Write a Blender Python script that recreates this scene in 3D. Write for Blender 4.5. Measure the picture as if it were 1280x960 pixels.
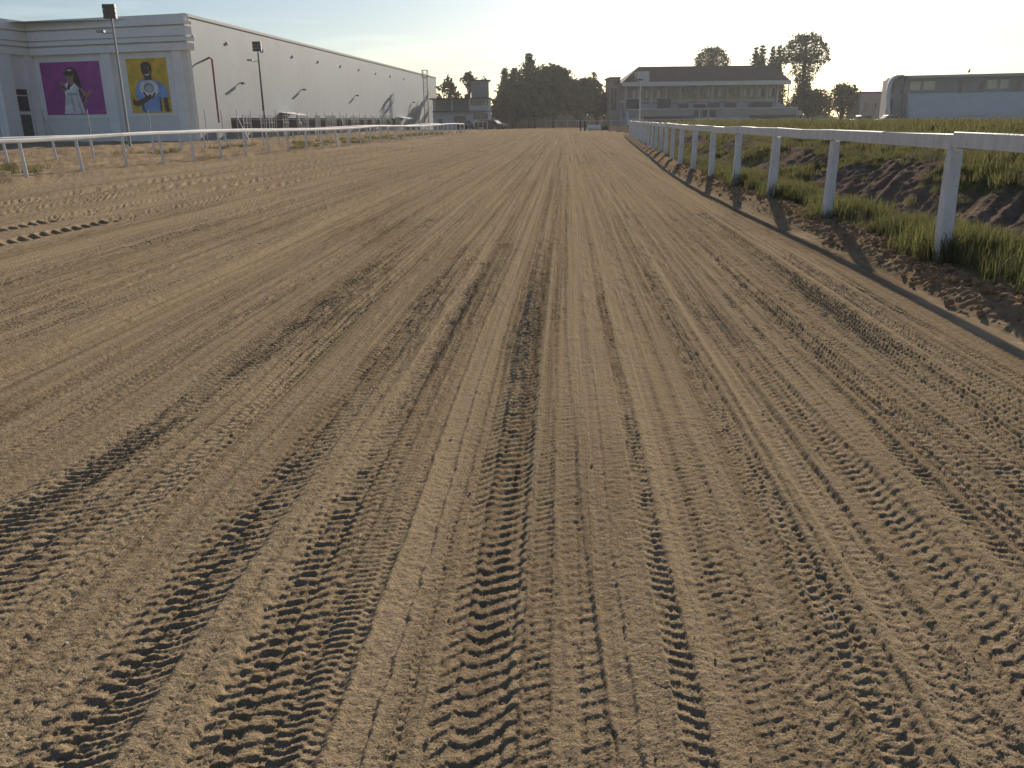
import bpy, math, random
import numpy as np
from mathutils import Vector, Matrix

# ------------------------------------------------------------------ camera, sky, sun, exposure
for _o in list(bpy.data.objects):
    bpy.data.objects.remove(_o)
SC = bpy.context.scene
COL = SC.collection
FPX, PITCH, ROLL, CAMH = 1040.0, math.radians(17.6), math.radians(0.7), 1.5
cam = bpy.data.cameras.new('camera')
cam.sensor_width = 36.0
cam.lens = 36.0 * FPX / 1280.0
cam.clip_start = 0.05
cam.clip_end = 6000
cam_o = bpy.data.objects.new('camera', cam)
COL.objects.link(cam_o)
cam_o.matrix_world = (Matrix.Translation((0, 0, CAMH)) @ Matrix.Rotation(math.radians(90) - PITCH, 4, 'X')
                      @ Matrix.Rotation(-ROLL, 4, 'Z'))
SC.camera = cam_o

SUN_AZ, SUN_EL = math.radians(14.0), math.radians(16.8)      # azimuth: to the right of +Y
world = bpy.data.worlds.new('World')
SC.world = world
world.use_nodes = True
wn = world.node_tree
bg = wn.nodes['Background']
sky = wn.nodes.new('ShaderNodeTexSky')
sky.sky_type = 'NISHITA'
sky.sun_disc = False
sky.sun_elevation = SUN_EL
sky.sun_rotation = SUN_AZ
sky.altitude = 50
sky.air_density = 1.0
sky.dust_density = 0.4
sky.ozone_density = 1.0
wbal = wn.nodes.new('ShaderNodeMix')                        # white balance of the whole sky
wbal.data_type = 'RGBA'
wbal.blend_type = 'MULTIPLY'
wbal.inputs[0].default_value = 1.0
wbal.inputs[7].default_value = (0.90, 1.0, 1.18, 1)
wn.links.new(sky.outputs[0], wbal.inputs[6])
wtc = wn.nodes.new('ShaderNodeTexCoord')                     # thin high cirrus over the whole sky
wmp = wn.nodes.new('ShaderNodeMapping')
wmp.inputs['Scale'].default_value = (1.6, 1.6, 16.0)
wno = wn.nodes.new('ShaderNodeTexNoise')
wno.inputs['Scale'].default_value = 2.2
wno.inputs['Detail'].default_value = 6
wrm = wn.nodes.new('ShaderNodeMapRange')
wrm.inputs['From Min'].default_value = 0.52
wrm.inputs['From Max'].default_value = 0.78
wrm.inputs['To Max'].default_value = 4.0
wci = wn.nodes.new('ShaderNodeMix')
wci.data_type = 'RGBA'
wci.blend_type = 'SCREEN'
wci.inputs[7].default_value = (1.0, 0.96, 0.9, 1)
wci.blend_type = 'ADD'
wn.links.new(wtc.outputs['Generated'], wmp.inputs[0])
wn.links.new(wmp.outputs[0], wno.inputs['Vector'])
wn.links.new(wno.outputs['Fac'], wrm.inputs['Value'])
wn.links.new(wrm.outputs[0], wci.inputs[0])
wn.links.new(wbal.outputs[2], wci.inputs[6])
wn.links.new(wci.outputs[2], bg.inputs[0])
bg.inputs[1].default_value = 0.05

sun = bpy.data.lights.new('sun', 'SUN')
sun.energy = 5.0
sun.angle = math.radians(0.6)
sun.color = (1.0, 0.89, 0.74)
sun_o = bpy.data.objects.new('sun', sun)
COL.objects.link(sun_o)
SDIR = Vector((math.sin(SUN_AZ) * math.cos(SUN_EL), math.cos(SUN_AZ) * math.cos(SUN_EL), math.sin(SUN_EL)))
sun_o.rotation_euler = SDIR.to_track_quat('Z', 'Y').to_euler()
sun_o.location = (0, 0, 60)

SC.render.engine = 'CYCLES'
SC.view_settings.view_transform = 'Standard'
SC.view_settings.look = 'None'
SC.view_settings.exposure = 0.54
SC.view_settings.gamma = 1.0
SC.cycles.max_bounces = 6
SC.cycles.volume_bounces = 0
SC.cycles.transparent_max_bounces = 8
SC.cycles.use_denoising = True
SC.cycles.denoiser = 'OPENIMAGEDENOISE'
SC.cycles.denoising_input_passes = 'RGB_ALBEDO_NORMAL'
SC.cycles.denoising_prefilter = 'NONE'

# ------------------------------------------------------------------ helpers
rnd = random.Random(7)
rng = np.random.default_rng(11)


def ray(px, py):
    x, y = px - 640.0, 480.0 - py
    c, s = math.cos(ROLL), math.sin(ROLL)
    u, v = x * c + y * s, -x * s + y * c
    return Vector((u, FPX * math.cos(PITCH) + v * math.sin(PITCH), -FPX * math.sin(PITCH) + v * math.cos(PITCH)))


def on_level(px, py, z=0.0):
    d = ray(px, py)
    t = (z - CAMH) / d.z
    return Vector((d.x * t, d.y * t, z))


def at(px, py, Y):
    d = ray(px, py)
    t = Y / d.y
    return Vector((d.x * t, Y, CAMH + d.z * t))


class Frame:
    """local axes: s along the wall, n outwards from it, z up"""
    def __init__(self, o, d):
        self.o = Vector((o[0], o[1], 0))
        self.d = Vector((d[0], d[1], 0)).normalized()
        self.n = Vector((self.d.y, -self.d.x, 0))

    def p(self, s, n, z):
        q = self.o + self.d * s + self.n * n
        return (q.x, q.y, z)

    def hit(self, px, py, n=0.0):
        r = ray(px, py)
        c = Vector((0, 0, CAMH))
        o = self.o + self.n * n
        t = (o - c).dot(self.n) / r.dot(self.n)
        q = c + r * t
        return (q - o).dot(self.d), q.z


WORLD = Frame((0, 0), (1, 0))
WORLD.n = Vector((0, 1, 0))


class MB:
    def __init__(self):
        self.v, self.f, self.m = [], [], []
        self.cur = 0

    def add(self, vs, fs):
        b = len(self.v)
        self.v += [tuple(q) for q in vs]
        for f in fs:
            self.f.append([b + i for i in f])
            self.m.append(self.cur)
        return self

    def box(self, s0, s1, n0, n1, z0, z1, fr=WORLD):
        vs = [fr.p(s, n, z) for z in (z0, z1) for n in (n0, n1) for s in (s0, s1)]
        return self.add(vs, [(0, 2, 3, 1), (4, 5, 7, 6), (0, 1, 5, 4), (2, 6, 7, 3), (0, 4, 6, 2), (1, 3, 7, 5)])

    def bar(self, a, b, w, h, up=(0, 0, 1), c=0.0, wob=0.0, w2=None):
        """beam from a to b, width w sideways, height h upwards, chamfer c"""
        a, b = Vector(a), Vector(b)
        d = (b - a).normalized()
        side = d.cross(Vector(up))
        if side.length < 1e-4:
            side = Vector((1, 0, 0))
        side.normalize()
        u = side.cross(d).normalized()
        prof = []
        if c > 0:
            for sx, sy in ((1, 1), (-1, 1), (-1, -1), (1, -1)):
                q = [(sx * (w / 2 - c), sy * h / 2), (sx * w / 2, sy * (h / 2 - c))]
                if sx * sy > 0:
                    q.reverse()
                prof += q
        else:
            prof = [(w / 2, h / 2), (-w / 2, h / 2), (-w / 2, -h / 2), (w / 2, -h / 2)]
        n = len(prof)
        vs = []
        for k, base in enumerate((a, b)):
            sc = 1.0 if (k == 0 or w2 is None) else w2 / w
            for (x, y) in prof:
                vs.append(base + side * (x * sc + rnd.uniform(-wob, wob)) + u * (y * sc + rnd.uniform(-wob, wob)))
        fs = [(i, (i + 1) % n, n + (i + 1) % n, n + i) for i in range(n)]
        fs += [tuple(reversed(range(n))), tuple(range(n, 2 * n))]
        return self.add(vs, fs)

    def tube(self, pts, radii, n=8, cap=True):
        pts = [Vector(p) for p in pts]
        if not isinstance(radii, (list, tuple)):
            radii = [radii] * len(pts)
        vs, fs = [], []
        for i, p in enumerate(pts):
            d = (pts[min(i + 1, len(pts) - 1)] - pts[max(i - 1, 0)]).normalized()
            ref = Vector((0, 0, 1)) if abs(d.z) < 0.9 else Vector((1, 0, 0))
            a = d.cross(ref).normalized()
            b = a.cross(d).normalized()
            for k in range(n):
                t = 2 * math.pi * k / n
                vs.append(p + (a * math.cos(t) + b * math.sin(t)) * radii[i])
        for i in range(len(pts) - 1):
            for k in range(n):
                fs.append((i * n + k, i * n + (k + 1) % n, (i + 1) * n + (k + 1) % n, (i + 1) * n + k))
        if cap:
            fs.append(tuple(reversed(range(n))))
            fs.append(tuple(range((len(pts) - 1) * n, len(pts) * n)))
        return self.add(vs, fs)

    def prism(self, poly, s0, s1, fr=WORLD):
        """poly: (n, z) outline swept along s"""
        k = len(poly)
        vs = [fr.p(s0, a, b) for a, b in poly] + [fr.p(s1, a, b) for a, b in poly]
        fs = [(i, (i + 1) % k, k + (i + 1) % k, k + i) for i in range(k)]
        fs += [tuple(reversed(range(k))), tuple(range(k, 2 * k))]
        return self.add(vs, fs)

    def slab(self, poly, n0, n1, fr=WORLD):
        """poly: (s, z) outline swept along n"""
        k = len(poly)
        vs = [fr.p(a, n0, b) for a, b in poly] + [fr.p(a, n1, b) for a, b in poly]
        fs = [(i, (i + 1) % k, k + (i + 1) % k, k + i) for i in range(k)]
        fs += [tuple(reversed(range(k))), tuple(range(k, 2 * k))]
        return self.add(vs, fs)

    def build(self, name, mats, parent=None, smooth=False):
        me = bpy.data.meshes.new(name)
        o0 = Vector((0, 0, 0))
        if parent is not None:
            o0 = parent.matrix_world.translation.copy() if False else Vector(parent['_base']) if '_base' in parent else Vector((0, 0, 0))
        me.from_pydata([(a - o0.x, b - o0.y, c - o0.z) for a, b, c in self.v], [], self.f)
        if not isinstance(mats, (list, tuple)):
            mats = [mats]
        for m in mats:
            me.materials.append(m)
        if len(mats) > 1:
            me.polygons.foreach_set('material_index', self.m)
        if smooth:
            me.polygons.foreach_set('use_smooth', [True] * len(me.polygons))
        me.update()
        o = bpy.data.objects.new(name, me)
        COL.objects.link(o)
        if parent is not None:
            o.parent = parent
            if '_base' in parent:
                pass
        return o


def tag(o, label, cat, group=None):
    o['label'] = label
    o['category'] = cat
    if group:
        o['group'] = group
    return o


def thing(name, label, cat, loc=(0, 0, 0), group=None):
    o = bpy.data.objects.new(name, None)
    o.empty_display_size = 0.2
    COL.objects.link(o)
    o.location = loc
    o['_base'] = [float(q) for q in loc]
    return tag(o, label, cat, group)


def structure(o):
    o['kind'] = 'structure'
    return o


def stuff(o, label=None, cat=None):
    o['kind'] = 'stuff'
    if label:
        o['label'] = label
        o['category'] = cat
    return o


def material(name, col, rough=0.7, var=0.12, scale=3.0, bump=0.0, bscale=40.0, metal=0.0, spec=0.4, col2=None, thr=None,
             transl=0.0, stretch=None):
    m = bpy.data.materials.new(name)
    m.use_nodes = True
    nt = m.node_tree
    b = nt.nodes['Principled BSDF']
    b.inputs['Roughness'].default_value = rough
    b.inputs['Metallic'].default_value = metal
    b.inputs['Specular IOR Level'].default_value = spec
    tc = nt.nodes.new('ShaderNodeTexCoord')
    src = tc.outputs['Object']
    if stretch:
        mp = nt.nodes.new('ShaderNodeMapping')
        mp.inputs['Scale'].default_value = stretch
        nt.links.new(src, mp.inputs[0])
        src = mp.outputs[0]
    no = nt.nodes.new('ShaderNodeTexNoise')
    no.inputs['Scale'].default_value = scale
    no.inputs['Detail'].default_value = 6
    no.inputs['Roughness'].default_value = 0.65
    nt.links.new(src, no.inputs['Vector'])
    cr = nt.nodes.new('ShaderNodeValToRGB')
    lo = [max(0, c * (1 - var)) for c in col]
    hi = [min(1, c * (1 + var)) for c in col]
    if col2 is not None:
        lo, hi = list(col2), list(col)
    cr.color_ramp.elements[0].color = (*lo, 1)
    cr.color_ramp.elements[1].color = (*hi, 1)
    a, z = thr if thr else (0.32, 0.68)
    cr.color_ramp.elements[0].position = a
    cr.color_ramp.elements[1].position = z
    nt.links.new(no.outputs['Fac'], cr.inputs[0])
    nt.links.new(cr.outputs[0], b.inputs['Base Color'])
    if bump > 0:
        n2 = nt.nodes.new('ShaderNodeTexNoise')
        n2.inputs['Scale'].default_value = bscale
        n2.inputs['Detail'].default_value = 5
        nt.links.new(src, n2.inputs['Vector'])
        bp = nt.nodes.new('ShaderNodeBump')
        bp.inputs['Strength'].default_value = 1.0
        bp.inputs['Distance'].default_value = bump
        nt.links.new(n2.outputs['Fac'], bp.inputs['Height'])
        nt.links.new(bp.outputs[0], b.inputs['Normal'])
    if transl > 0:
        tr = nt.nodes.new('ShaderNodeBsdfTranslucent')
        nt.links.new(cr.outputs[0], tr.inputs[0])
        mx = nt.nodes.new('ShaderNodeMixShader')
        mx.inputs[0].default_value = transl
        nt.links.new(b.outputs[0], mx.inputs[1])
        nt.links.new(tr.outputs[0], mx.inputs[2])
        nt.links.new(mx.outputs[0], nt.nodes['Material Output'].inputs[0])
    return m


def smooth(a, b, x):
    t = np.clip((x - a) / (b - a), 0, 1)
    return t * t * (3 - 2 * t)


_H = rng.random((512, 512)).astype(np.float32)


def vnoise(x, y, seed=0):
    xi, yi = np.floor(x), np.floor(y)
    fx, fy = (x - xi).astype(np.float32), (y - yi).astype(np.float32)
    fx, fy = fx * fx * (3 - 2 * fx), fy * fy * (3 - 2 * fy)
    i, j = (xi.astype(np.int64) + seed * 37) & 511, (yi.astype(np.int64) + seed * 91) & 511
    i1, j1 = (i + 1) & 511, (j + 1) & 511
    return ((_H[i, j] * (1 - fx) + _H[i1, j] * fx) * (1 - fy) + (_H[i, j1] * (1 - fx) + _H[i1, j1] * fx) * fy) * 2 - 1


def fbm(x, y, oct=4, seed=0, gain=0.5):
    s, a = 0.0, 1.0
    for k in range(oct):
        s = s + a * vnoise(x * 2 ** k + 13.7 * k, y * 2 ** k + 7.3 * k, seed + k)
        a *= gain
    return s


def grid_mesh(name, X, Y, Z, mat, attrs=None, keep=None):
    """X,Y,Z: 2-D arrays; keep: bool array over quads"""
    r, c = X.shape
    idx = np.arange(r * c).reshape(r, c)
    q = np.stack([idx[:-1, :-1], idx[:-1, 1:], idx[1:, 1:], idx[1:, :-1]], -1).reshape(-1, 4)
    if keep is not None:
        q = q[keep.reshape(-1)]
    used = np.zeros(r * c, bool)
    used[q.reshape(-1)] = True
    remap = np.cumsum(used) - 1
    q = remap[q].astype(np.int32)
    co = np.stack([X, Y, Z], -1).reshape(-1, 3)[used].astype(np.float32)
    me = bpy.data.meshes.new(name)
    me.vertices.add(len(co))
    me.vertices.foreach_set('co', co.reshape(-1))
    me.loops.add(len(q) * 4)
    me.loops.foreach_set('vertex_index', q.reshape(-1))
    me.polygons.add(len(q))
    me.polygons.foreach_set('loop_start', np.arange(0, len(q) * 4, 4, dtype=np.int32))
    me.polygons.foreach_set('loop_total', np.full(len(q), 4, np.int32))
    for k, a in (attrs or {}).items():
        at_ = me.attributes.new(k, 'FLOAT', 'POINT')
        at_.data.foreach_set('value', np.ascontiguousarray(a.reshape(-1)[used], np.float32))
    me.materials.append(mat)
    me.update(calc_edges=True)
    o = bpy.data.objects.new(name, me)
    COL.objects.link(o)
    return o


# ------------------------------------------------------------------ materials
def sand_material():
    m = bpy.data.materials.new('sand')
    m.use_nodes = True
    nt = m.node_tree
    b = nt.nodes['Principled BSDF']
    b.inputs['Roughness'].default_value = 0.95
    b.inputs['Specular IOR Level'].default_value = 0.0
    b.inputs['Diffuse Roughness'].default_value = 0.0
    tc = nt.nodes.new('ShaderNodeTexCoord')

    def noise(scale, detail=5, rough=0.6):
        n = nt.nodes.new('ShaderNodeTexNoise')
        n.inputs['Scale'].default_value = scale
        n.inputs['Detail'].default_value = detail
        n.inputs['Roughness'].default_value = rough
        nt.links.new(tc.outputs['Object'], n.inputs['Vector'])
        return n.outputs['Fac']

    def mix(fac, a, c, mode='MIX'):
        x = nt.nodes.new('ShaderNodeMix')
        x.data_type = 'RGBA'
        x.blend_type = mode
        for s, val in ((0, fac), (6, a), (7, c)):
            if isinstance(val, (tuple, float, int)):
                x.inputs[s].default_value = (*val, 1) if isinstance(val, tuple) else val
            else:
                nt.links.new(val, x.inputs[s])
        return x.outputs[2]

    def ramp(fac, lo, hi):
        r = nt.nodes.new('ShaderNodeMapRange')
        r.inputs['From Min'].default_value = lo
        r.inputs['From Max'].default_value = hi
        nt.links.new(fac, r.inputs['Value'])
        return r.outputs[0]

    def attr(n):
        a = nt.nodes.new('ShaderNodeAttribute')
        a.attribute_name = n
        return a.outputs['Fac']

    c = mix(ramp(noise(0.9), 0.3, 0.7), SAND_A, SAND_B)
    c = mix(ramp(noise(9.0), 0.35, 0.7), c, SAND_C)
    c = mix(ramp(noise(320.0, 3, 0.7), 0.36, 0.64), c, mix(1.0, c, (0.48, 0.46, 0.44), 'MULTIPLY'))
    c = mix(ramp(noise(520.0, 2), 0.66, 0.74), c, (0.62, 0.54, 0.42))
    mpv = nt.nodes.new('ShaderNodeMapping')              # fine moist lines along the wheel paths, with far tread shade put into colour
    mpv.inputs['Rotation'].default_value = (0, 0, math.atan(0.066))
    nt.links.new(tc.outputs['Object'], mpv.inputs[0])
    mps = nt.nodes.new('ShaderNodeMapping')
    mps.inputs['Scale'].default_value = (1.0, 0.004, 1.0)
    nt.links.new(mpv.outputs[0], mps.inputs[0])

    def lines(scale, detail=3):
        n = nt.nodes.new('ShaderNodeTexNoise')
        n.inputs['Scale'].default_value = scale
        n.inputs['Detail'].default_value = detail
        n.inputs['Roughness'].default_value = 0.7
        nt.links.new(mps.outputs[0], n.inputs['Vector'])
        return n.outputs['Fac']
    ln1, ln2 = lines(11.0), lines(3.0)
    c = mix(ramp(ln1, 0.50, 0.70), c, mix(1.0, c, (0.68, 0.66, 0.64), 'MULTIPLY'))
    c = mix(ramp(ln2, 0.52, 0.78), c, mix(1.0, c, (0.72, 0.69, 0.66), 'MULTIPLY'))
    c = mix(attr('damp'), c, (0.135, 0.092, 0.056))
    c = mix(attr('soil'), c, (0.29, 0.20, 0.122))
    c = mix(attr('pale'), c, (0.45, 0.335, 0.22))
    nt.links.new(c, b.inputs['Base Color'])
    bp = nt.nodes.new('ShaderNodeBump')
    bp.inputs['Strength'].default_value = 1.0
    bp.inputs['Distance'].default_value = 0.006
    nt.links.new(noise(170.0, 4, 0.7), bp.inputs['Height'])
    bp2 = nt.nodes.new('ShaderNodeBump')
    bp2.inputs['Strength'].default_value = 0.8
    bp2.inputs['Distance'].default_value = 0.012
    nt.links.new(noise(38.0, 4, 0.6), bp2.inputs['Height'])
    nt.links.new(bp.outputs[0], bp2.inputs['Normal'])
    bp3 = nt.nodes.new('ShaderNodeBump')
    bp3.inputs['Strength'].default_value = 0.9
    bp3.inputs['Distance'].default_value = 0.035
    nt.links.new(ln1, bp3.inputs['Height'])
    nt.links.new(bp2.outputs[0], bp3.inputs['Normal'])
    nt.links.new(bp3.outputs[0], b.inputs['Normal'])
    return m


SAND_A, SAND_B, SAND_C = (0.47, 0.358, 0.228), (0.41, 0.312, 0.198), (0.49, 0.376, 0.244)
M = {}
M['sand'] = sand_material()
M['ground'] = material('dry_ground', (0.30, 0.22, 0.14), 0.95, col2=(0.20, 0.16, 0.09), scale=0.15, spec=0.0)
M['apron'] = material('apron_paving', (0.34, 0.31, 0.27), 0.9, 0.15, 0.4)
M['kerb'] = material('kerb_concrete', (0.50, 0.41, 0.30), 0.9, 0.12, 8, bump=0.004)
M['white_wood'] = material('weathered_white_paint', (0.77, 0.755, 0.75), 0.6, col2=(0.60, 0.575, 0.57), scale=9, bump=0.004, bscale=30,
                           stretch=(1, 1, 0.35))
M['white_rail'] = material('white_rail_paint', (0.68, 0.67, 0.65), 0.75, 0.10, 2, spec=0.15)
M['white_post'] = material('white_post_paint', (0.70, 0.68, 0.66), 0.6, 0.12, 4)
M['clad'] = material('grey_wall_cladding', (0.28, 0.312, 0.34), 0.62, 0.06, 0.12, spec=0.25)
M['facade'] = material('facade_render', (0.76, 0.745, 0.72), 0.8, 0.05, 0.5)
M['facade2'] = material('facade_trim', (0.82, 0.81, 0.79), 0.8, 0.05, 0.5)
M['trim'] = material('dark_roof_trim', (0.16, 0.16, 0.16), 0.6)
M['roofmetal'] = material('roof_sheet', (0.40, 0.40, 0.40), 0.5)
M['glass'] = material('dark_glass', (0.035, 0.04, 0.045), 0.15, 0.2, 2, spec=0.6)
M['black'] = material('black_metal', (0.02, 0.02, 0.022), 0.5)
M['darkgrey'] = material('dark_grey_metal', (0.07, 0.07, 0.075), 0.55)
M['steel'] = material('galvanised_steel', (0.30, 0.30, 0.30), 0.6, metal=0.2)
M['red'] = material('dark_red_pipe', (0.24, 0.03, 0.03), 0.5)
M['cwhite'] = material('building_white_paint', (0.56, 0.57, 0.60), 0.8, 0.06, 0.6)
M['cgrey'] = material('grey_panel', (0.27, 0.27, 0.275), 0.8, 0.08, 0.6)
M['slab'] = material('dark_slab_edge', (0.055, 0.05, 0.055), 0.8)
M['car_black'] = material('black_car_paint', (0.012, 0.012, 0.014), 0.25, spec=0.6)
M['car_white'] = material('white_car_paint', (0.65, 0.65, 0.65), 0.3, spec=0.6)
M['tyre'] = material('tyre_rubber', (0.02, 0.02, 0.02), 0.9)
M['lamp'] = material('lamp_lens', (0.6, 0.6, 0.58), 0.2)
M['tile'] = material('brown_roof', (0.05, 0.033, 0.028), 0.9, 0.15, 0.7)
M['stone'] = material('stand_render', (0.32, 0.285, 0.25), 0.85, 0.10, 0.4)
M['stone_l'] = material('stand_fascia', (0.60, 0.56, 0.52), 0.85, 0.08, 0.4)
M['seat'] = material('blue_grey_seating', (0.42, 0.425, 0.44), 0.8, 0.1, 0.8)
M['seat_d'] = material('dark_blue_panel', (0.04, 0.045, 0.07), 0.8, 0.1, 0.8)
M['terrace'] = material('pale_blue_terrace', (0.50, 0.515, 0.53), 0.8, 0.07, 0.5)
M['cream'] = material('cream_blind', (0.72, 0.63, 0.44), 0.8, 0.08, 1.0)
M['lwall'] = material('right_stand_wall', (0.32, 0.31, 0.295), 0.85, 0.08, 0.5)
M['pwall'] = material('perimeter_wall', (0.30, 0.27, 0.23), 0.9, 0.15, 0.4)
M['bark'] = material('bark', (0.085, 0.065, 0.05), 0.95, 0.3, 3)
M['leaf_dark'] = material('dark_foliage', (0.050, 0.060, 0.026), 0.8, 0.5, 0.5, spec=0.15, transl=0.2)
M['leaf_con'] = material('conifer_foliage', (0.040, 0.050, 0.024), 0.8, 0.5, 0.6, spec=0.15, transl=0.15)
M['leaf_olive'] = material('olive_foliage', (0.070, 0.078, 0.034), 0.8, 0.5, 0.6, spec=0.15, transl=0.25)
M['grass_g'] = material('green_grass', (0.20, 0.205, 0.07), 0.8, col2=(0.095, 0.11, 0.038), scale=1.2, spec=0.1, transl=0.5)
M['grass_y'] = material('dry_grass', (0.22, 0.175, 0.085), 0.9, col2=(0.10, 0.098, 0.04), scale=1.0, spec=0.05, transl=0.4)
M['straw'] = material('straw', (0.42, 0.34, 0.22), 0.8, 0.15, 20)
M['clod'] = material('soil_clod', (0.27, 0.185, 0.112), 0.95, 0.3, 20, bump=0.01, bscale=60, spec=0.0)


def chip_smudge(m, col, sc, lo, hi):
    """worn paint spots; on the wall cladding, reflection smudges put into the colour"""
    nt = m.node_tree
    b = nt.nodes['Principled BSDF']
    old = b.inputs['Base Color'].links[0].from_socket
    tc = nt.nodes.new('ShaderNodeTexCoord')
    n = nt.nodes.new('ShaderNodeTexNoise')
    n.inputs['Scale'].default_value = sc
    n.inputs['Detail'].default_value = 8
    n.inputs['Roughness'].default_value = 0.75
    nt.links.new(tc.outputs['Object'], n.inputs['Vector'])
    r = nt.nodes.new('ShaderNodeMapRange')
    r.inputs['From Min'].default_value = lo
    r.inputs['From Max'].default_value = hi
    nt.links.new(n.outputs['Fac'], r.inputs['Value'])
    x = nt.nodes.new('ShaderNodeMix')
    x.data_type = 'RGBA'
    nt.links.new(r.outputs[0], x.inputs[0])
    nt.links.new(old, x.inputs[6])
    x.inputs[7].default_value = (*col, 1)
    nt.links.new(x.outputs[2], b.inputs['Base Color'])


chip_smudge(M['white_wood'], (0.20, 0.17, 0.15), 26, 0.60, 0.68)
chip_smudge(M['white_wood'], (0.36, 0.29, 0.22), 5, 0.58, 0.82)
chip_smudge(M['clad'], (0.20, 0.205, 0.21), 0.05, 0.50, 0.80)  # broad dark smudges: wall reflections painted into the cladding colour
chip_smudge(M['facade'], (0.60, 0.61, 0.62), 0.3, 0.55, 0.8)


def bank_material():
    m = material('bank_soil', (0.24, 0.175, 0.13), 0.95, col2=(0.135, 0.10, 0.075), scale=3.5, bump=0.05, bscale=16, spec=0.0)
    nt = m.node_tree
    b = nt.nodes['Principled BSDF']
    old = b.inputs['Base Color'].links[0].from_socket
    a = nt.nodes.new('ShaderNodeAttribute')
    a.attribute_name = 'green'
    x = nt.nodes.new('ShaderNodeMix')
    x.data_type = 'RGBA'
    nt.links.new(a.outputs['Fac'], x.inputs[0])
    nt.links.new(old, x.inputs[6])
    x.inputs[7].default_value = (0.075, 0.078, 0.026, 1)
    nt.links.new(x.outputs[2], b.inputs['Base Color'])
    return m


M['bank'] = bank_material()

# ------------------------------------------------------------------ right rail line and ground shape
_ry = np.array([-6, 2.3, 5.3, 8.3, 12.1, 15.3, 18.3, 21.2, 24.0, 27.2, 30.4, 36, 45, 60, 80, 95])
_rx = np.array([3.6, 3.85, 4.06, 4.29, 4.56, 4.73, 4.85, 4.99, 5.16, 5.43, 5.75, 6.36, 7.3, 8.9, 11.1, 12.9])


def xr(y):
    return np.interp(y, _ry, _rx)


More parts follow.
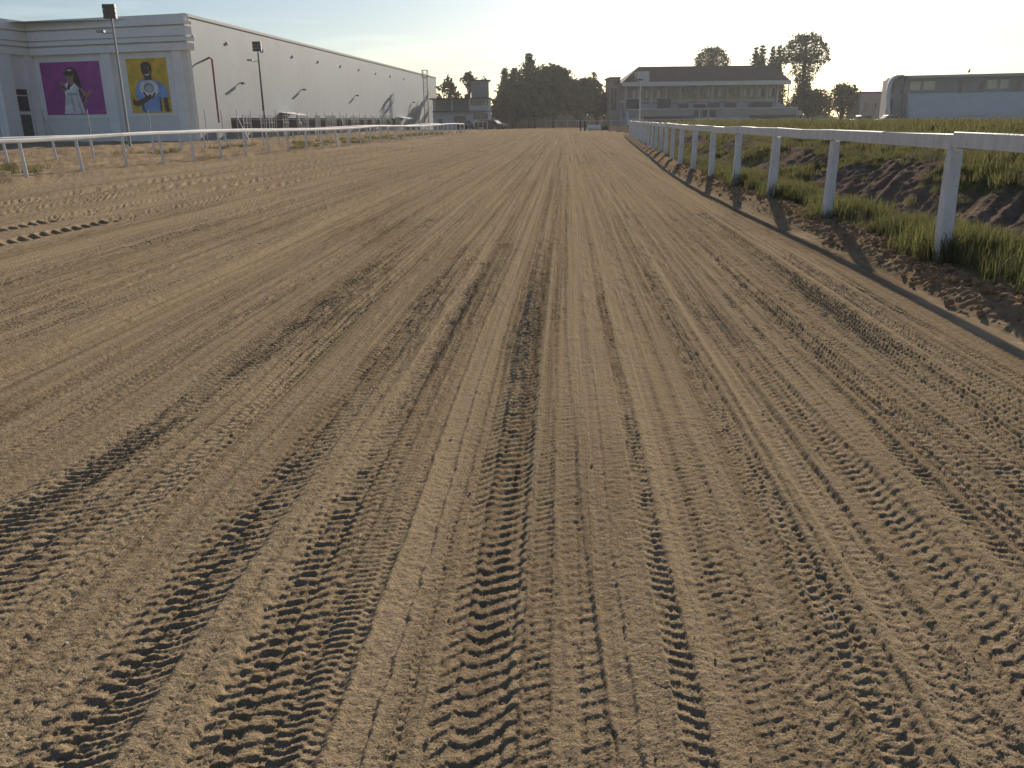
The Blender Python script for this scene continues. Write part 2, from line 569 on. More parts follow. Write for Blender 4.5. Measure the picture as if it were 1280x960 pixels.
# ------------------------------------------------------------------ sand track (real relief: ruts and tyre treads)
def sand_track():
    rows = [0.95]
    while rows[-1] < 150:
        y = rows[-1]
        dy = (y * y + 2.25) / (1.5 * 832.0)
        if y < 14.0:
            dy = min(dy, max(0.018, 0.018 + (y - 7.0) * 0.0028))
        rows.append(y + dy)
    ky = np.array(rows)
    k = np.concatenate([np.linspace(-1.15, -0.66, 70)[:-1], np.linspace(-0.66, -0.46, 150)[:-1], np.linspace(-0.46, 0.56, 800)[:-1],
                        np.linspace(0.56, 1.1, 60)])
    Yg = np.repeat(ky[:, None], len(k), 1)
    Xg = (Yg + 2.0) * k[None, :]
    X, Y = Xg.ravel(), Yg.ravel()
    Z = np.zeros_like(X)
    damp = np.zeros_like(X)
    pale = np.zeros_like(X)
    U = X - 0.066 * Y                                   # lateral coordinate of the track
    fine = 1 - smooth(9.0, 22.0, Y)
    # gentle unevenness and crumbs
    Z += 0.012 * fbm(U * 0.8, Y * 0.22, 3, 3)
    Z += 0.0045 * fbm(U * 7.0, Y * 0.5, 3, 9)           # streaks along the track
    Z += 0.0035 * fbm(U * 19.0, Y * 0.35, 2, 12) * (1 - smooth(14, 40, Y))
    Z += 0.006 * fbm(U * 3.1, Y * 0.10, 2, 14)
    Z += (0.0013 * fbm(X * 30, Y * 30, 3, 21, 0.75)) * fine
    Z += rng.normal(0, 0.0009, len(Z)) * (1 - smooth(4.0, 9.0, Y))
    crumb = np.clip(fbm(X * 45, Y * 45, 2, 33), 0.25, 2) - 0.25
    Z += 0.0030 * crumb * fine * smooth(-0.5, 0.6, fbm(X * 1.3, Y * 0.7, 2, 44))

    def rut(pts, w, kind, a=0.012, pitch=0.066, depth=0.008, dmp=0.0, seed=0, slant=0.6, off=0.0, yr=(-9, 999)):
        pts = sorted(pts, key=lambda q: q[1])
        if pitch < 0.15 and kind != 'ribs':
            pitch = pitch * 0.74
        px_, py_ = np.array([q[0] for q in pts]), np.array([q[1] for q in pts])
        s0 = (px_[1] - px_[0]) / (py_[1] - py_[0])
        s1 = (px_[-1] - px_[-2]) / (py_[-1] - py_[-2])
        s1 = float(np.clip(s1, 0.055, 0.075))
        px_ = np.concatenate([[px_[0] - s0 * (py_[0] + 1)], px_, [px_[-1] + s1 * (160 - py_[-1])]])
        py_ = np.concatenate([[-1], py_, [160]])
        yy = np.linspace(-1, 160, 1600)
        cx = np.interp(yy, py_, px_)
        ker = np.hanning(25)
        ker /= ker.sum()
        cx = np.convolve(np.pad(cx, 12, mode='reflect', reflect_type='odd'), ker, 'valid')
        S = X - np.interp(Y, yy, cx) - 0.012 * vnoise(Y * 0.7, Y * 0 + seed * 3.3, seed)
        sel = np.nonzero((np.abs(S) < w * 1.9) & (Y > yr[0]) & (Y < yr[1]))[0]
        s, t = S[sel], Y[sel]
        t = t + 0.006 * vnoise(t * 7, s * 12, seed + 5)
        s = s + 0.006 * vnoise(t * 11, s * 14, seed + 6) + 0.004 * vnoise(t * 33, s * 33, seed + 7)
        inside = 1 - smooth(w * 0.92, w * 1.08, np.abs(s))
        rim = np.exp(-((np.abs(s) - w * 1.22) / (w * 0.2)) ** 2)
        wear = 0.8 + 0.4 * smooth(-0.5, 0.5, fbm(t * 0.55, s * 3 + seed, 3, seed + 60))
        wear *= 1 - 0.4 * smooth(0.1, 0.9, vnoise(t * 2.1, s * 7, seed + 80))
        wear *= 0.8 + 0.3 * smooth(-0.8, 0.6, vnoise(t * 17, s * 17, seed + 81))
        lod = 1.0 - 0.55 * smooth(11, 24, t) if pitch < 0.15 else 1.0 - 0.7 * smooth(20, 38, t)
        a = a * (0.27 + 0.40 * smooth(3.0, 8.0, t))
        depth = depth * 0.7
        dmp = dmp * 0.5
        dz = -depth * inside + depth * 0.55 * rim
        if kind == 'zigzag':                             # lorry tread: staggered slanting bars
            ns = 4
            seg = np.clip(np.floor((s + w) / (2 * w) * ns), 0, ns - 1).astype(int)
            ph = np.array([0.0, 0.42, 0.16, 0.55])[seg]
            loc = ((s + w) / (2 * w) * ns) % 1.0
            sl = np.array([-slant, -0.1, -0.4, -slant])[seg]
            q = (t / pitch + ph + off + sl * (loc - 0.5) + 0.10 * vnoise(t * 11, s * 20, seed + 2)) % 1.0
            bar_ = smooth(0.0, 0.10, q) * (1 - smooth(0.14, 0.85, q)) * (1.0 + 0.35 * ((seg == 1) | (seg == 2)))
            gap = 1 - 0.6 * smooth(0.40, 0.5, np.abs(loc - 0.5))
            dz += a * (bar_ * gap - 0.35) * inside * wear * lod
            dp = (0.25 + 0.75 * (seg == 1)) * inside
        elif kind == 'ladder':                           # one row of short cross bars
            q = (t / pitch + off + slant * s / (2 * w)) % 1.0
            bar_ = smooth(0.0, 0.15, q) * (1 - smooth(0.4, 0.65, q))
            dz += a * (bar_ - 0.5) * inside * wear * lod
            dp = inside * 0.8
        elif kind == 'blocks':                           # rows of small square blocks
            n = 5
            loc = ((s + w) / (2 * w) * n)
            seg = np.floor(loc)
            l2 = loc % 1.0
            q = (t / pitch + off + 0.5 * (seg % 2)) % 1.0
            rib = smooth(0.0, 0.12, l2) * (1 - smooth(0.55, 0.75, l2))
            bar_ = smooth(0.0, 0.15, q) * (1 - smooth(0.5, 0.7, q))
            dz += a * (rib * (0.45 + 0.55 * bar_) - 0.3) * inside * wear * lod
            dp = inside * 0.15
        elif kind == 'dash':                             # thin broken groove
            q = (t / pitch + off) % 1.0
            g = (1 - smooth(0.45, 0.6, q)) * smooth(0.0, 0.1, q)
            dz = -a * g * inside * wear * lod - 0.3 * depth * inside + 0.4 * depth * rim
            dp = inside * 0.2
        elif kind == 'ribs':                             # smooth ridges along the wheel path
            dz += a * np.cos(2 * math.pi * s / pitch) * inside * (0.6 + 0.5 * wear)
            dp = inside * 0.1
        else:                                            # bare pressed strip
            dz = -depth * inside + depth * 0.8 * rim
            dp = inside * 0.0
            pale[sel] = np.maximum(pale[sel], 0.28 * inside * wear)
        Z[sel] += dz
        dn = smooth(-0.15, 0.75, fbm(t * 0.35, s * 2 + seed * 1.7, 3, seed + 90))
        damp[sel] = np.maximum(damp[sel], dmp * dp * dn)

    # the wheel paths the photograph shows, left to right
    rut([(-2.05, 3.0), (-1.87, 3.67), (-1.65, 5.52), (-1.5, 8.2), (-1.22, 14), (-0.41, 26)], 0.135, 'zigzag', 0.016, 0.074, dmp=0.55, seed=1)
    rut([(-1.74, 2.47), (-1.6, 3.07), (-1.46, 4.22), (-1.36, 6.47), (-1.12, 10.4), (-0.2, 24)], 0.14, 'zigzag', 0.015, 0.074, dmp=0.55, seed=2, off=0.3)
    rut([(-1.12, 1.77), (-1.09, 2.56), (-0.95, 3.74), (-0.79, 5.28), (-0.62, 8.15), (-0.33, 12.8)], 0.135, 'zigzag', 0.016, 0.075, dmp=0.5, seed=3)
    rut([(-0.70, 1.71), (-0.69, 2.66), (-0.6, 4.19), (-0.46, 5.91), (-0.18, 10.3)], 0.125, 'zigzag', 0.016, 0.075, dmp=0.5, seed=4, off=0.4)
    rut([(-0.12, 1.7), (-0.08, 2.65), (-0.02, 3.71), (0.10, 5.88), (0.35, 9.6), (1.04, 20.8), (2.35, 41.8)], 0.12, 'zigzag', 0.021, 0.088, dmp=0.9, seed=5, slant=0.8)
    rut([(0.20, 1.7), (0.22, 2.65), (0.26, 3.7), (0.36, 5.9), (0.60, 9.6), (1.3, 20.8)], 0.045, 'ladder', 0.008, 0.075, dmp=0.2, seed=6, slant=-0.5)
    rut([(0.46, 1.87), (0.51, 2.63), (0.57, 3.69), (0.68, 5.42), (0.88, 8.5), (1.04, 10.9)], 0.035, 'ladder', 0.017, 0.066, dmp=0.7, seed=7)
    rut([(0.60, 1.87), (0.64, 2.63), (0.70, 3.69), (0.80, 5.42), (0.99, 8.5)], 0.06, 'flat', 0.01, depth=0.004, seed=8)
    rut([(0.72, 1.9), (0.79, 2.7), (0.87, 3.9), (0.98, 5.6), (1.15, 8.5)], 0.012, 'dash', 0.010, 0.085, seed=9)
    rut([(0.84, 1.9), (0.93, 2.7), (1.02, 3.9), (1.14, 5.6), (1.32, 8.5)], 0.055, 'zigzag', 0.008, 0.07, dmp=0.4, seed=10)
    rut([(0.98, 1.95), (1.05, 2.7), (1.12, 3.9), (1.22, 5.6), (1.40, 8.5)], 0.04, 'ladder', 0.014, 0.07, dmp=0.6, seed=11)
    rut([(1.17, 2.14), (1.25, 3.39), (1.37, 5.38), (1.5, 8.0), (2.12, 18.3), (3.4, 41.4)], 0.05, 'flat', depth=0.007, seed=12)
    rut([(1.28, 2.14), (1.34, 3.39), (1.45, 5.38), (1.6, 8.0), (2.22, 18.3)], 0.012, 'dash', 0.012, 0.09, seed=13)
    rut([(1.45, 2.06), (1.49, 2.85), (1.53, 4.11), (1.6, 5.81), (1.80, 9.49), (2.45, 20.6)], 0.09, 'zigzag', 0.020, 0.08, depth=0.012, dmp=0.95, seed=14, slant=1.0)
    rut([(1.63, 2.3), (1.67, 3.2), (1.74, 4.6), (1.84, 6.5), (2.03, 9.6)], 0.014, 'dash', 0.012, 0.09, seed=15)
    rut([(1.74, 2.3), (1.78, 3.2), (1.85, 4.6), (1.95, 6.5), (2.14, 9.6)], 0.04, 'ladder', 0.016, 0.07, dmp=0.6, seed=16)
    rut([(1.90, 2.6), (1.93, 3.4), (2.0, 4.8), (2.1, 6.7), (2.3, 9.8)], 0.05, 'flat', depth=0.007, seed=17)
    rut([(2.0, 2.6), (2.04, 3.6), (2.10, 4.8), (2.2, 6.7), (2.4, 9.8)], 0.013, 'dash', 0.012, 0.085, seed=18)
    rut([(2.14, 2.97), (2.18, 4.09), (2.30, 6.28), (2.56, 10.05)], 0.055, 'ladder', 0.018, 0.066, dmp=0.7, seed=19)
    rut([(2.31, 2.97), (2.35, 4.09), (2.47, 6.28), (2.73, 10.05)], 0.013, 'dash', 0.012, 0.085, seed=20)
    rut([(2.50, 2.97), (2.54, 4.3), (2.64, 6.4), (2.9, 10.2)], 0.12, 'blocks', 0.034, 0.075, seed=21)
    rut([(2.74, 2.97), (2.78, 4.46), (2.94, 6.81), (3.28, 11.46), (4.05, 21.7), (5.9, 46.4)], 0.11, 'blocks', 0.034, 0.075, seed=22, off=0.3)
    rut([(2.42, 3.5), (2.62, 6.81), (2.95, 11.46), (3.7, 21.7), (5.5, 46.4)], 0.10, 'blocks', 0.030, 0.075, seed=24, off=0.6)
    rut([(1.98, 3.5), (2.16, 6.81), (2.46, 11.46), (3.1, 21.7), (4.7, 46.4)], 0.10, 'blocks', 0.028, 0.08, seed=25, off=0.1)
    rut([(2.96, 2.97), (3.0, 4.46), (3.15, 6.81), (3.50, 11.46), (4.25, 21.7), (6.1, 46.4)], 0.05, 'ladder', 0.018, 0.07, dmp=0.6, seed=23)
    # finer prints between the main ones
    R3 = random.Random(17)
    for j3 in range(34):
        u3 = -1.9 + j3 * 0.152 + R3.uniform(-0.05, 0.05)
        kd = R3.choice(['dash', 'ladder', 'zigzag', 'flat', 'ladder', 'ribs', 'zigzag'])
        w3 = {'dash': 0.010, 'ladder': R3.uniform(0.02, 0.05), 'flat': R3.uniform(0.02, 0.05), 'ribs': R3.uniform(0.05, 0.09), 'zigzag': R3.uniform(0.06, 0.10)}[kd]
        c3 = R3.uniform(-0.04, 0.04)
        rut([(u3 + 0.052 * 2, 2.0), (u3 + 0.058 * 6, 6.0), (u3 + c3 + 0.066 * 14, 14.0), (u3 + 1.5 * c3 + 0.068 * 50, 50.0)], w3, kd,
            R3.uniform(0.007, 0.013), R3.choice([0.045, 0.06, 0.085]) if kd != 'ribs' else R3.uniform(0.035, 0.06), depth=R3.uniform(0.004, 0.010),
            dmp=R3.uniform(0.1, 0.5), seed=120 + j3, off=R3.random(), slant=R3.uniform(-0.8, 0.8))
    # fainter ones out to the left rail
    R2 = random.Random(5)
    u = -2.15
    j = 0
    while u > -6.6:
        w = R2.uniform(0.09, 0.19)
        y0, y1, y2 = 3.0, 12.0, 60.0
        a0, a1 = R2.uniform(-0.3, 0.3) * 0.3, R2.uniform(-0.3, 0.3) * 0.3
        kind = R2.choice(['zigzag', 'ribs', 'zigzag', 'zigzag', 'blocks', 'zigzag'])
        rut([(u + a0 + 0.066 * y0, y0), (u + 0.066 * y1, y1), (u + a1 + 0.066 * y2, y2)], w, kind, R2.uniform(0.010, 0.020),
            0.07 if kind != 'ribs' else R2.uniform(0.06, 0.1), depth=R2.uniform(0.004, 0.014), dmp=R2.uniform(0.1, 0.5), seed=30 + j)
        u -= R2.uniform(0.22, 0.5)
        j += 1
    # deep tractor lugs beside the left rail
    for n_, (p0, p1, p2) in enumerate([((-9.2, 13), (-8.5, 21), (-7.2, 40)), ((-7.75, 12), (-7.2, 20), (-5.9, 40)), ((-6.9, 11), (-6.15, 18), (-4.8, 36)),
                                       ((-10.6, 14), (-10.0, 22), (-8.5, 40))]):
        rut([p0, p1, p2], 0.17, 'ladder', 0.045, 0.25, depth=0.025, dmp=0.25, seed=70 + n_, slant=1.2, yr=(5, 60))
        rut([p0, p1, p2], 0.24, 'flat', depth=0.008, seed=75 + n_, yr=(5, 60))
    # loose ridges of pushed-up sand on the left
    side = smooth(-6.0, -9.0, U)
    Z += side * (0.022 * fbm(U * 0.9, Y * 0.16, 3, 51) + 0.01 * fbm(X * 3, Y * 3, 3, 52))
    # dry patches, moist patches
    damp = np.maximum(damp, 0.35 * smooth(0.5, 1.1, fbm(U * 1.6, Y * 0.25, 3, 61)))
    for (cx, cy, rx_, ry_) in ((0.42, 10.4, 0.34, 0.9), (-0.45, 9.2, 0.3, 1.0), (-0.15, 10.6, 0.2, 0.8), (0.98, 10.6, 0.14, 0.5), (-1.42, 9.0, 0.25, 2.2)):
        e = np.exp(-(((X - cx) / rx_) ** 2 + ((Y - cy) / ry_) ** 2))
        damp = np.maximum(damp, 0.7 * e * smooth(-0.2, 0.7, fbm(U * 16, Y * 0.9, 2, 66) + 0.6 * fbm(X * 9, Y * 6, 2, 67)))
    # torn-up crumbs inside the wheel lanes
    spk = fbm(U * 30, Y * 3.6, 2, 91, 0.8)
    lane = smooth(-0.35, 0.35, fbm(U * 3.2, Y * 0.05, 2, 92))
    Z += (0.0085 * np.clip(spk, -0.2, 2)) * lane * smooth(4.0, 7.5, Y) * (1 - smooth(22, 45, Y))
    spk2 = fbm(U * 14, Y * 1.1, 2, 93, 0.8)
    Z += 0.011 * np.clip(spk2, 0, 2) * lane * smooth(9, 15, Y) * (1 - smooth(40, 75, Y))
    damp = damp * np.where(Y > 4.5, 0.35 + 0.9 * smooth(-0.3, 0.7, spk), 1.0)
    # crumbly berm beside the right rail
    D = X - xr(Y)
    bump_ = smooth(-0.66, -0.25, D) * (1 - smooth(0.15, 0.6, D))
    lump = np.clip(fbm(X * 9, Y * 6, 3, 71) * 0.5 + 0.5, 0, 1.3)
    near_ = 1 - smooth(30, 60, Y)
    Z += bump_ * (0.07 + 0.075 * lump * near_) + smooth(-0.66, -0.45, D) * 0.016 * fbm(X * 26, Y * 26, 2, 73) * near_
    Z -= smooth(0.1, 0.7, D) * 0.45
    soil = smooth(-0.62, -0.36, D + 0.10 * fbm(X * 3, Y * 1.2, 3, 74))
    soil = soil * (0.62 + 0.38 * smooth(-0.3, 0.5, fbm(X * 7, Y * 5, 2, 75)))
    # smooth pale strip of washed sand at the foot of the berm
    strip = smooth(-0.78, -0.70, D) * (1 - smooth(-0.58, -0.50, D))
    pale = np.maximum(pale, strip * np.maximum(1 - smooth(7.3, 7.9, Y), np.exp(-((Y - 10.9) / 0.5) ** 2)) * (0.35 + 0.9 * smooth(-0.5, 0.5, fbm(X * 6, Y * 2.2, 3, 78))))
    pale = np.minimum(pale, 1.2)
    Z = Z * (1 - 0.8 * np.clip(strip * (Y < 9), 0, 1))
    # left verge: sandy soil past the left edge
    XL = np.interp(Y, [0, 21.8, 33.8, 61.4, 104.7, 150], [-15.2, -13.2, -12.2, -10.0, -6.2, -2.3])
    ver = smooth(0.0, 1.2, XL - X + 0.5 * fbm(X * 0.8, Y * 0.3, 3, 81))
    Z += ver * (0.05 + 0.06 * fbm(X * 1.1, Y * 1.1, 4, 82))
    soil = np.maximum(soil, ver * smooth(-0.3, 0.5, fbm(X * 0.9, Y * 0.35, 3, 83)) * 0.95)
    pale = np.maximum(pale, 0.5 * smooth(0.2, 0.8, fbm(U * 0.6, Y * 0.12, 3, 85)) * smooth(-7, -10, U))
    pale = np.maximum(pale, 0.35 * smooth(0.05, 0.9, fbm(U * 6.2, Y * 0.05, 3, 86)) * (1 - damp) * smooth(3, 8, Y))
    shp = Xg.shape
    dq = D.reshape(shp)
    keep = (dq[:-1, :-1] < 0.75) & (np.maximum(Xg[:-1, :-1], 0) < 40)
    o = grid_mesh('sand_track', Xg, Yg, Z.reshape(shp), M['sand'], {'damp': np.clip(damp, 0, 0.85), 'soil': soil, 'pale': pale}, keep)
    return structure(o)


sand_track()

# far ground sheet
g = MB()
g.add([(-2500, -400, -0.35), (2500, -400, -0.35), (2500, 3500, -0.35), (-2500, 3500, -0.35)], [(0, 1, 2, 3)])
structure(g.build('ground', M['ground']))


def infield():
    ys = np.concatenate([np.arange(-2, 4, 0.3), np.arange(4, 22, 0.05), np.arange(22, 50, 0.2), np.arange(50, 140, 1.0)])
    ds = np.concatenate([np.arange(-0.25, 4.2, 0.045), np.arange(4.2, 9, 0.2), np.arange(9, 30, 1.0), np.arange(30, 150, 6)])
    D, Y = np.meshgrid(ds, ys)
    X = xr(Y) + D
    n1 = fbm(Y * 0.35, D * 0.35, 3, 5)
    Z = 0.04 + 0.08 * smooth(-0.2, 0.3, D) - 0.12 * smooth(0.45, 1.2, D) + 0.05 * n1
    Z += 0.62 * smooth(1.2, 3.3, D + 0.25 * n1) + 0.22 * smooth(3.2, 9, D)
    Z -= 0.006 * np.clip(D - 12, 0, 90) + 0.0025 * np.clip(Y - 40, 0, 100)
    # rain-cut gullies down the bank
    face = smooth(1.1, 1.7, D) * (1 - smooth(2.9, 3.9, D))
    gul = fbm((Y - 1.1 * D) * 3.6, D * 0.5, 3, 15, 0.6)
    Z += face * 0.06 * gul + face * 0.028 * fbm(Y * 9, D * 9, 3, 18)
    Z += 0.02 * fbm(Y * 4, D * 4, 3, 16)
    green = 1 - face * (0.25 + 0.75 * smooth(-0.75, -0.1, fbm(Y * 0.45, D * 0.7, 3, 19)))
    green = np.clip(green * smooth(-0.1, 0.35, D), 0, 1)
    o = grid_mesh('infield_bank', X, Y, Z, M['bank'], {'green': green})
    structure(o)
    return D, Y, X, Z, green


IB = infield()


def bank_z(x, y):
    """height on the infield grid nearest to each point"""
    D, Y, X, Z, G = IB
    d = np.asarray(x) - xr(np.asarray(y))
    i = np.clip(np.searchsorted(Y[:, 0], y), 1, Y.shape[0] - 1)
    j = np.clip(np.searchsorted(D[0], d), 1, D.shape[1] - 1)
    return Z[i, j], G[i, j]


# ------------------------------------------------------------------ rail fences
def rail_fence_right():
    t = thing('rail_fence', 'weathered white wooden plank rail on leaning posts along the grassy bank', 'fence', (4.3, 8.3, 0.1))
    ys = [2.3, 5.3, 8.3, 12.1, 15.3, 18.3, 21.2, 24.0, 27.2, 30.4, 33.5, 36.6, 39.7, 42.8, 46, 49, 52, 55, 58, 61, 64, 67, 70, 73, 76, 79]
    R = random.Random(3)
    top = []
    for i, y in enumerate(ys):
        x = float(xr(y))
        zt = 1.155 + R.uniform(-0.015, 0.015) + (0.03 if y < 10 else 0)
        lx, ly = R.uniform(0.0, 0.05), R.uniform(-0.06, 0.06)
        m = MB()
        w = R.uniform(0.12, 0.14)
        base = (x - lx, y - ly, -0.12)
        mid = (x - lx * 0.3, y - ly * 0.3, 0.6)
        m.bar(base, mid, w * 1.04, 0.11, up=(0, 1, 0), c=0.012, wob=0.004)
        m.bar(mid, (x, y, zt + 0.004), w, 0.105, up=(0, 1, 0), c=0.012, wob=0.003, w2=w * 0.97)
        m.build('post', M['white_wood'], t)
        top.append((x - 0.01, y, zt))
    for a, b in zip(top[:-1], top[1:]):
        d = (Vector(b) - Vector(a)).normalized() * R.uniform(0.004, 0.011)
        m = MB()
        za, zb = a[2] + 0.08 + R.uniform(-0.004, 0.014), b[2] + 0.08 + R.uniform(-0.004, 0.014)
        p0, p1 = Vector((a[0], a[1], za)) + d, Vector((b[0], b[1], zb)) - d
        pm = (p0 + p1) / 2 + Vector((0, 0, R.uniform(-0.014, 0.004)))
        m.bar(p0, pm, 0.052, 0.145, c=0.008, wob=0.002)
        m.bar(pm, p1, 0.052, 0.145, c=0.008, wob=0.002)
        m.build('rail', M['white_wood'], t)


rail_fence_right()


def rail_fence_left(label, pts, spacing, h, rail_h, lean, seed, base_z=-0.1, name='rail_fence'):
    R = random.Random(seed)
    P = [Vector((p[0], p[1], 0)) for p in pts]
    t = thing(name, label, 'fence', (P[0].x, P[0].y, 0))
    L = [0]
    for a, b in zip(P[:-1], P[1:]):
        L.append(L[-1] + (b - a).length)
    n = int(L[-1] / spacing)
    qs = []
    for i in range(n + 1):
        s = i * L[-1] / n
        k = max(j for j in range(len(L) - 1) if L[j] <= s + 1e-6)
        q = P[k].lerp(P[k + 1], (s - L[k]) / (L[k + 1] - L[k]))
        zt = h + R.uniform(-0.02, 0.02) + 0.05 * math.sin(i * 0.55 + seed)
        qs.append(Vector((q.x, q.y, zt)))
        m = MB()
        lx = R.uniform(-0.02, 0.02) - lean
        m.tube([(q.x - lx, q.y + R.uniform(-0.02, 0.02), base_z), (q.x, q.y, zt - rail_h * 0.5)], [0.054, 0.048], 8)
        m.build('post', M['white_post'], t)
    for a, b in zip(qs[:-1], qs[1:]):
        d = (b - a).normalized() * 0.004
        u = Vector((0, 0, 1))
        m = MB()
        m.bar(a + d - u * rail_h * 0.02, b - d - u * rail_h * 0.02, 0.09, rail_h, c=0.03)
        m.build('rail', M['white_rail'], t)
    return t


LN = [(-15.6, 17.5), (-14.48, 24.4), (-13.75, 30.0), (-12.9, 39.5), (-11.2, 52), (-9.6, 66), (-6.6, 95), (-5.4, 105)]
rail_fence_left('white running rail nearest the sand with a broad top bar on round posts', LN, 2.6, 1.13, 0.125, 0.06, 4)
LF = [(-21.6, 26), (-19.6, 37), (-18.9, 45), (-17.6, 55), (-14.5, 80), (-9.8, 125)]
rail_fence_left('second white rail standing behind the running rail across the brown verge', LF, 2.8, 1.08, 0.115, 0.05, 9)
rail_fence_left('short piece of white rail in front of the parked black car', [(-6.0, 150), (-3.6, 146)], 1.2, 1.3, 0.1, 0, 2)

# ------------------------------------------------------------------ long warehouse on the left
A = at(228, 17, 78.0)
HW = A.z
Bc = on_level(545, 97, HW)
Ff = on_level(30, 27, HW)
WS = Frame((A.x, A.y), (Bc.x - A.x, Bc.y - A.y))           # long side wall; n points to the track
if WS.n.x < 0:
    WS.n = -WS.n
LW = (Vector((Bc.x, Bc.y, 0)) - Vector((A.x, A.y, 0))).length
WF = Frame((A.x, A.y), (Ff.x - A.x, Ff.y - A.y))           # front facade; n points to the camera
if WF.n.y > 0:
    WF.n = -WF.n
LFc = (Vector((Ff.x, Ff.y, 0)) - Vector((A.x, A.y, 0))).length


def warehouse():
    t = thing('warehouse', 'huge pale grey flat sided warehouse with stepped cornice front', 'building', (A.x, A.y, 0))
    # side wall as a solid slab and the roof behind it
    m = MB()
    m.box(0.35, LW, -0.4, 0.0, -0.4, HW - 0.15, WS)
    m.build('side_wall', M['clad'], t)
    m = MB()
    m.box(0.5, LW + 0.05, -0.5, 0.06, HW - 0.147, HW + 0.1, WS)
    m.build('roof_trim', M['trim'], t)
    m = MB()
    q = [WS.p(0.6, -0.45, HW - 0.3), WS.p(LW - 0.1, -0.45, HW - 0.3), WS.p(LW - 0.1, -45, HW - 0.1), WS.p(0.6, -45, HW - 0.1)]
    m.add(q, [(0, 1, 2, 3)])
    m.build('roof', M['roofmetal'], t)
    m = MB()
    m.box(LW - 0.02, LW + 0.3, -45, -0.402, -0.4, HW - 0.2, WS)
    m.build('end_wall', M['clad'], t)
    # front wall
    zc = WF.hit(150, 66)[1]
    m = MB()
    m.box(0.0, LFc + 0.6, -0.5, 0.0, -0.4, zc + 0.05, WF)
    m.build('facade_wall', M['facade'], t)
    hgt = HW - zc
    prof = [(0.00, 0.20, 0.52), (0.20, 0.25, 0.16), (0.25, 0.36, 0.62), (0.36, 0.41, 0.12), (0.41, 0.66, 0.42), (0.66, 0.71, 0.06), (0.71, 0.80, 0.48), (0.80, 1.0, 0.22)]
    for a, b, out in prof:
        m = MB()
        m.box(-out * 0.9, LFc - out, -0.45, out, zc + hgt * a + 0.002, zc + hgt * b, WF)
        m.build('cornice_band', M['facade2'], t)
    # pilasters
    for (pa, pb) in ((134, 146), (222, 233)):
        s0, _ = WF.hit(pb, 110)
        s1, _ = WF.hit(pa, 110)
        m = MB()
        m.box(max(s0, -0.25), s1, 0.002, 0.30, -0.4, zc - 0.002, WF)
        m.build('pilaster', M['facade2'], t)
    # frame of raised render round each poster, and the posters' lower ledge
    for (pa, pb, ya, yb) in ((48, 131, 70, 149), (158, 214, 65, 146)):
        s0, z1 = WF.hit(pb, ya)
        s1, z0 = WF.hit(pa, yb)
        m = MB()
        m.box(s0, s1, 0.002, 0.07, z0, z1, WF)
        m.build('poster_surround', M['facade2'], t)
    # projecting porch at the left
    out = 4.2
    e0 = Vector(WF.p(LFc, 0, 0))
    fr2 = Frame((e0.x, e0.y), WF.n)                           # return wall running to the camera
    if fr2.n.x < 0:
        fr2.n = -fr2.n
    m = MB()
    m.box(0.02, out, -0.5, 0.0, -0.4, zc + 0.05, fr2)
    m.build('porch_side_wall', M['facade'], t)
    for a, b, o_ in prof:
        m = MB()
        m.box(-0.3, out + o_, -0.45, o_ * 0.8, zc + hgt * a + 0.003, zc + hgt * b - 0.002, fr2)
        m.build('cornice_band', M['facade2'], t)
    m = MB()
    m.box(LFc + 0.5, LFc + 14, out - 0.5, out, -0.4, zc + 0.05, WF)
    m.build('porch_front_wall', M['facade'], t)
    for a, b, o_ in prof:
        m = MB()
        m.box(LFc + 0.46, LFc + 14, out - 0.45, out + o_ - 0.003, zc + hgt * a + 0.004, zc + hgt * b - 0.004, WF)
        m.build('cornice_band', M['facade2'], t)
    # porch pillars and glazing on the return wall
    for a, b in ((0.1, 1.0), (out - 1.5, out + 0.05)):
        m = MB()
        m.box(a, b, 0.002, 0.35, -0.4, zc - 0.002, fr2)
        m.build('pilaster', M['facade2'], t)
    for z0, z1 in ((0.4, 2.5), (2.8, 4.7)):
        m = MB()
        m.box(1.15, out - 1.6, 0.002, 0.05, z0, z1, fr2)
        w = m.build('window', M['glass'], t)
        m = MB()
        for zz in np.linspace(z0 + 0.3, z1 - 0.3, 4):
            m.box(1.15, out - 1.6, 0.052, 0.08, zz - 0.025, zz + 0.025, fr2)
        m.build('glazing_bar', M['darkgrey'], w)
    m = MB()
    m.box(1.3, out - 1.75, 0.052, 0.10, 4.1, 4.2, fr2)
    m.build('sign_strip', M['cream'], t)
    for z0, z1 in ((0.4, 2.5), (2.9, 4.8), (5.3, 7.3)):
        m = MB()
        m.box(LFc + 0.9, LFc + 3.2, out + 0.002, out + 0.05, z0, z1, WF)
        m.build('window', M['glass'], t)
    # wall lights: upper small spouts and lower lamps with long shadows
    for px, py in ((242, 45.5), (284, 54), (329, 63), (366, 70.5), (398, 77), (426, 82.5), (449, 87), (470, 91.5), (488, 95), (505, 98.5)):
        s, z = WS.hit(px, py)
        m = MB()
        m.box(s - 0.2, s + 0.2, 0.002, 0.10, z - 0.10, z + 0.10, WS)
        m.build('rain_spout', M['steel'], t)
    for px, py in ((300, 103.5), (377.5, 111.5), (444.5, 119), (484.5, 123.5), (515.5, 127.5)):
        s, z = WS.hit(px, py)
        m = MB()
        m.box(s - 0.05, s + 0.05, 0.002, 0.5, z - 0.04, z + 0.04, WS)
        m.box(s - 0.3, s + 0.3, 0.2, 0.5, z - 0.16, z - 0.042, WS)
        m.build('wall_light', M['darkgrey'], t)
    # red and black riser pipe
    s, z1 = WS.hit(257, 72)
    s2, z0 = WS.hit(266, 145)
    s = (s + s2) / 2
    m = MB()
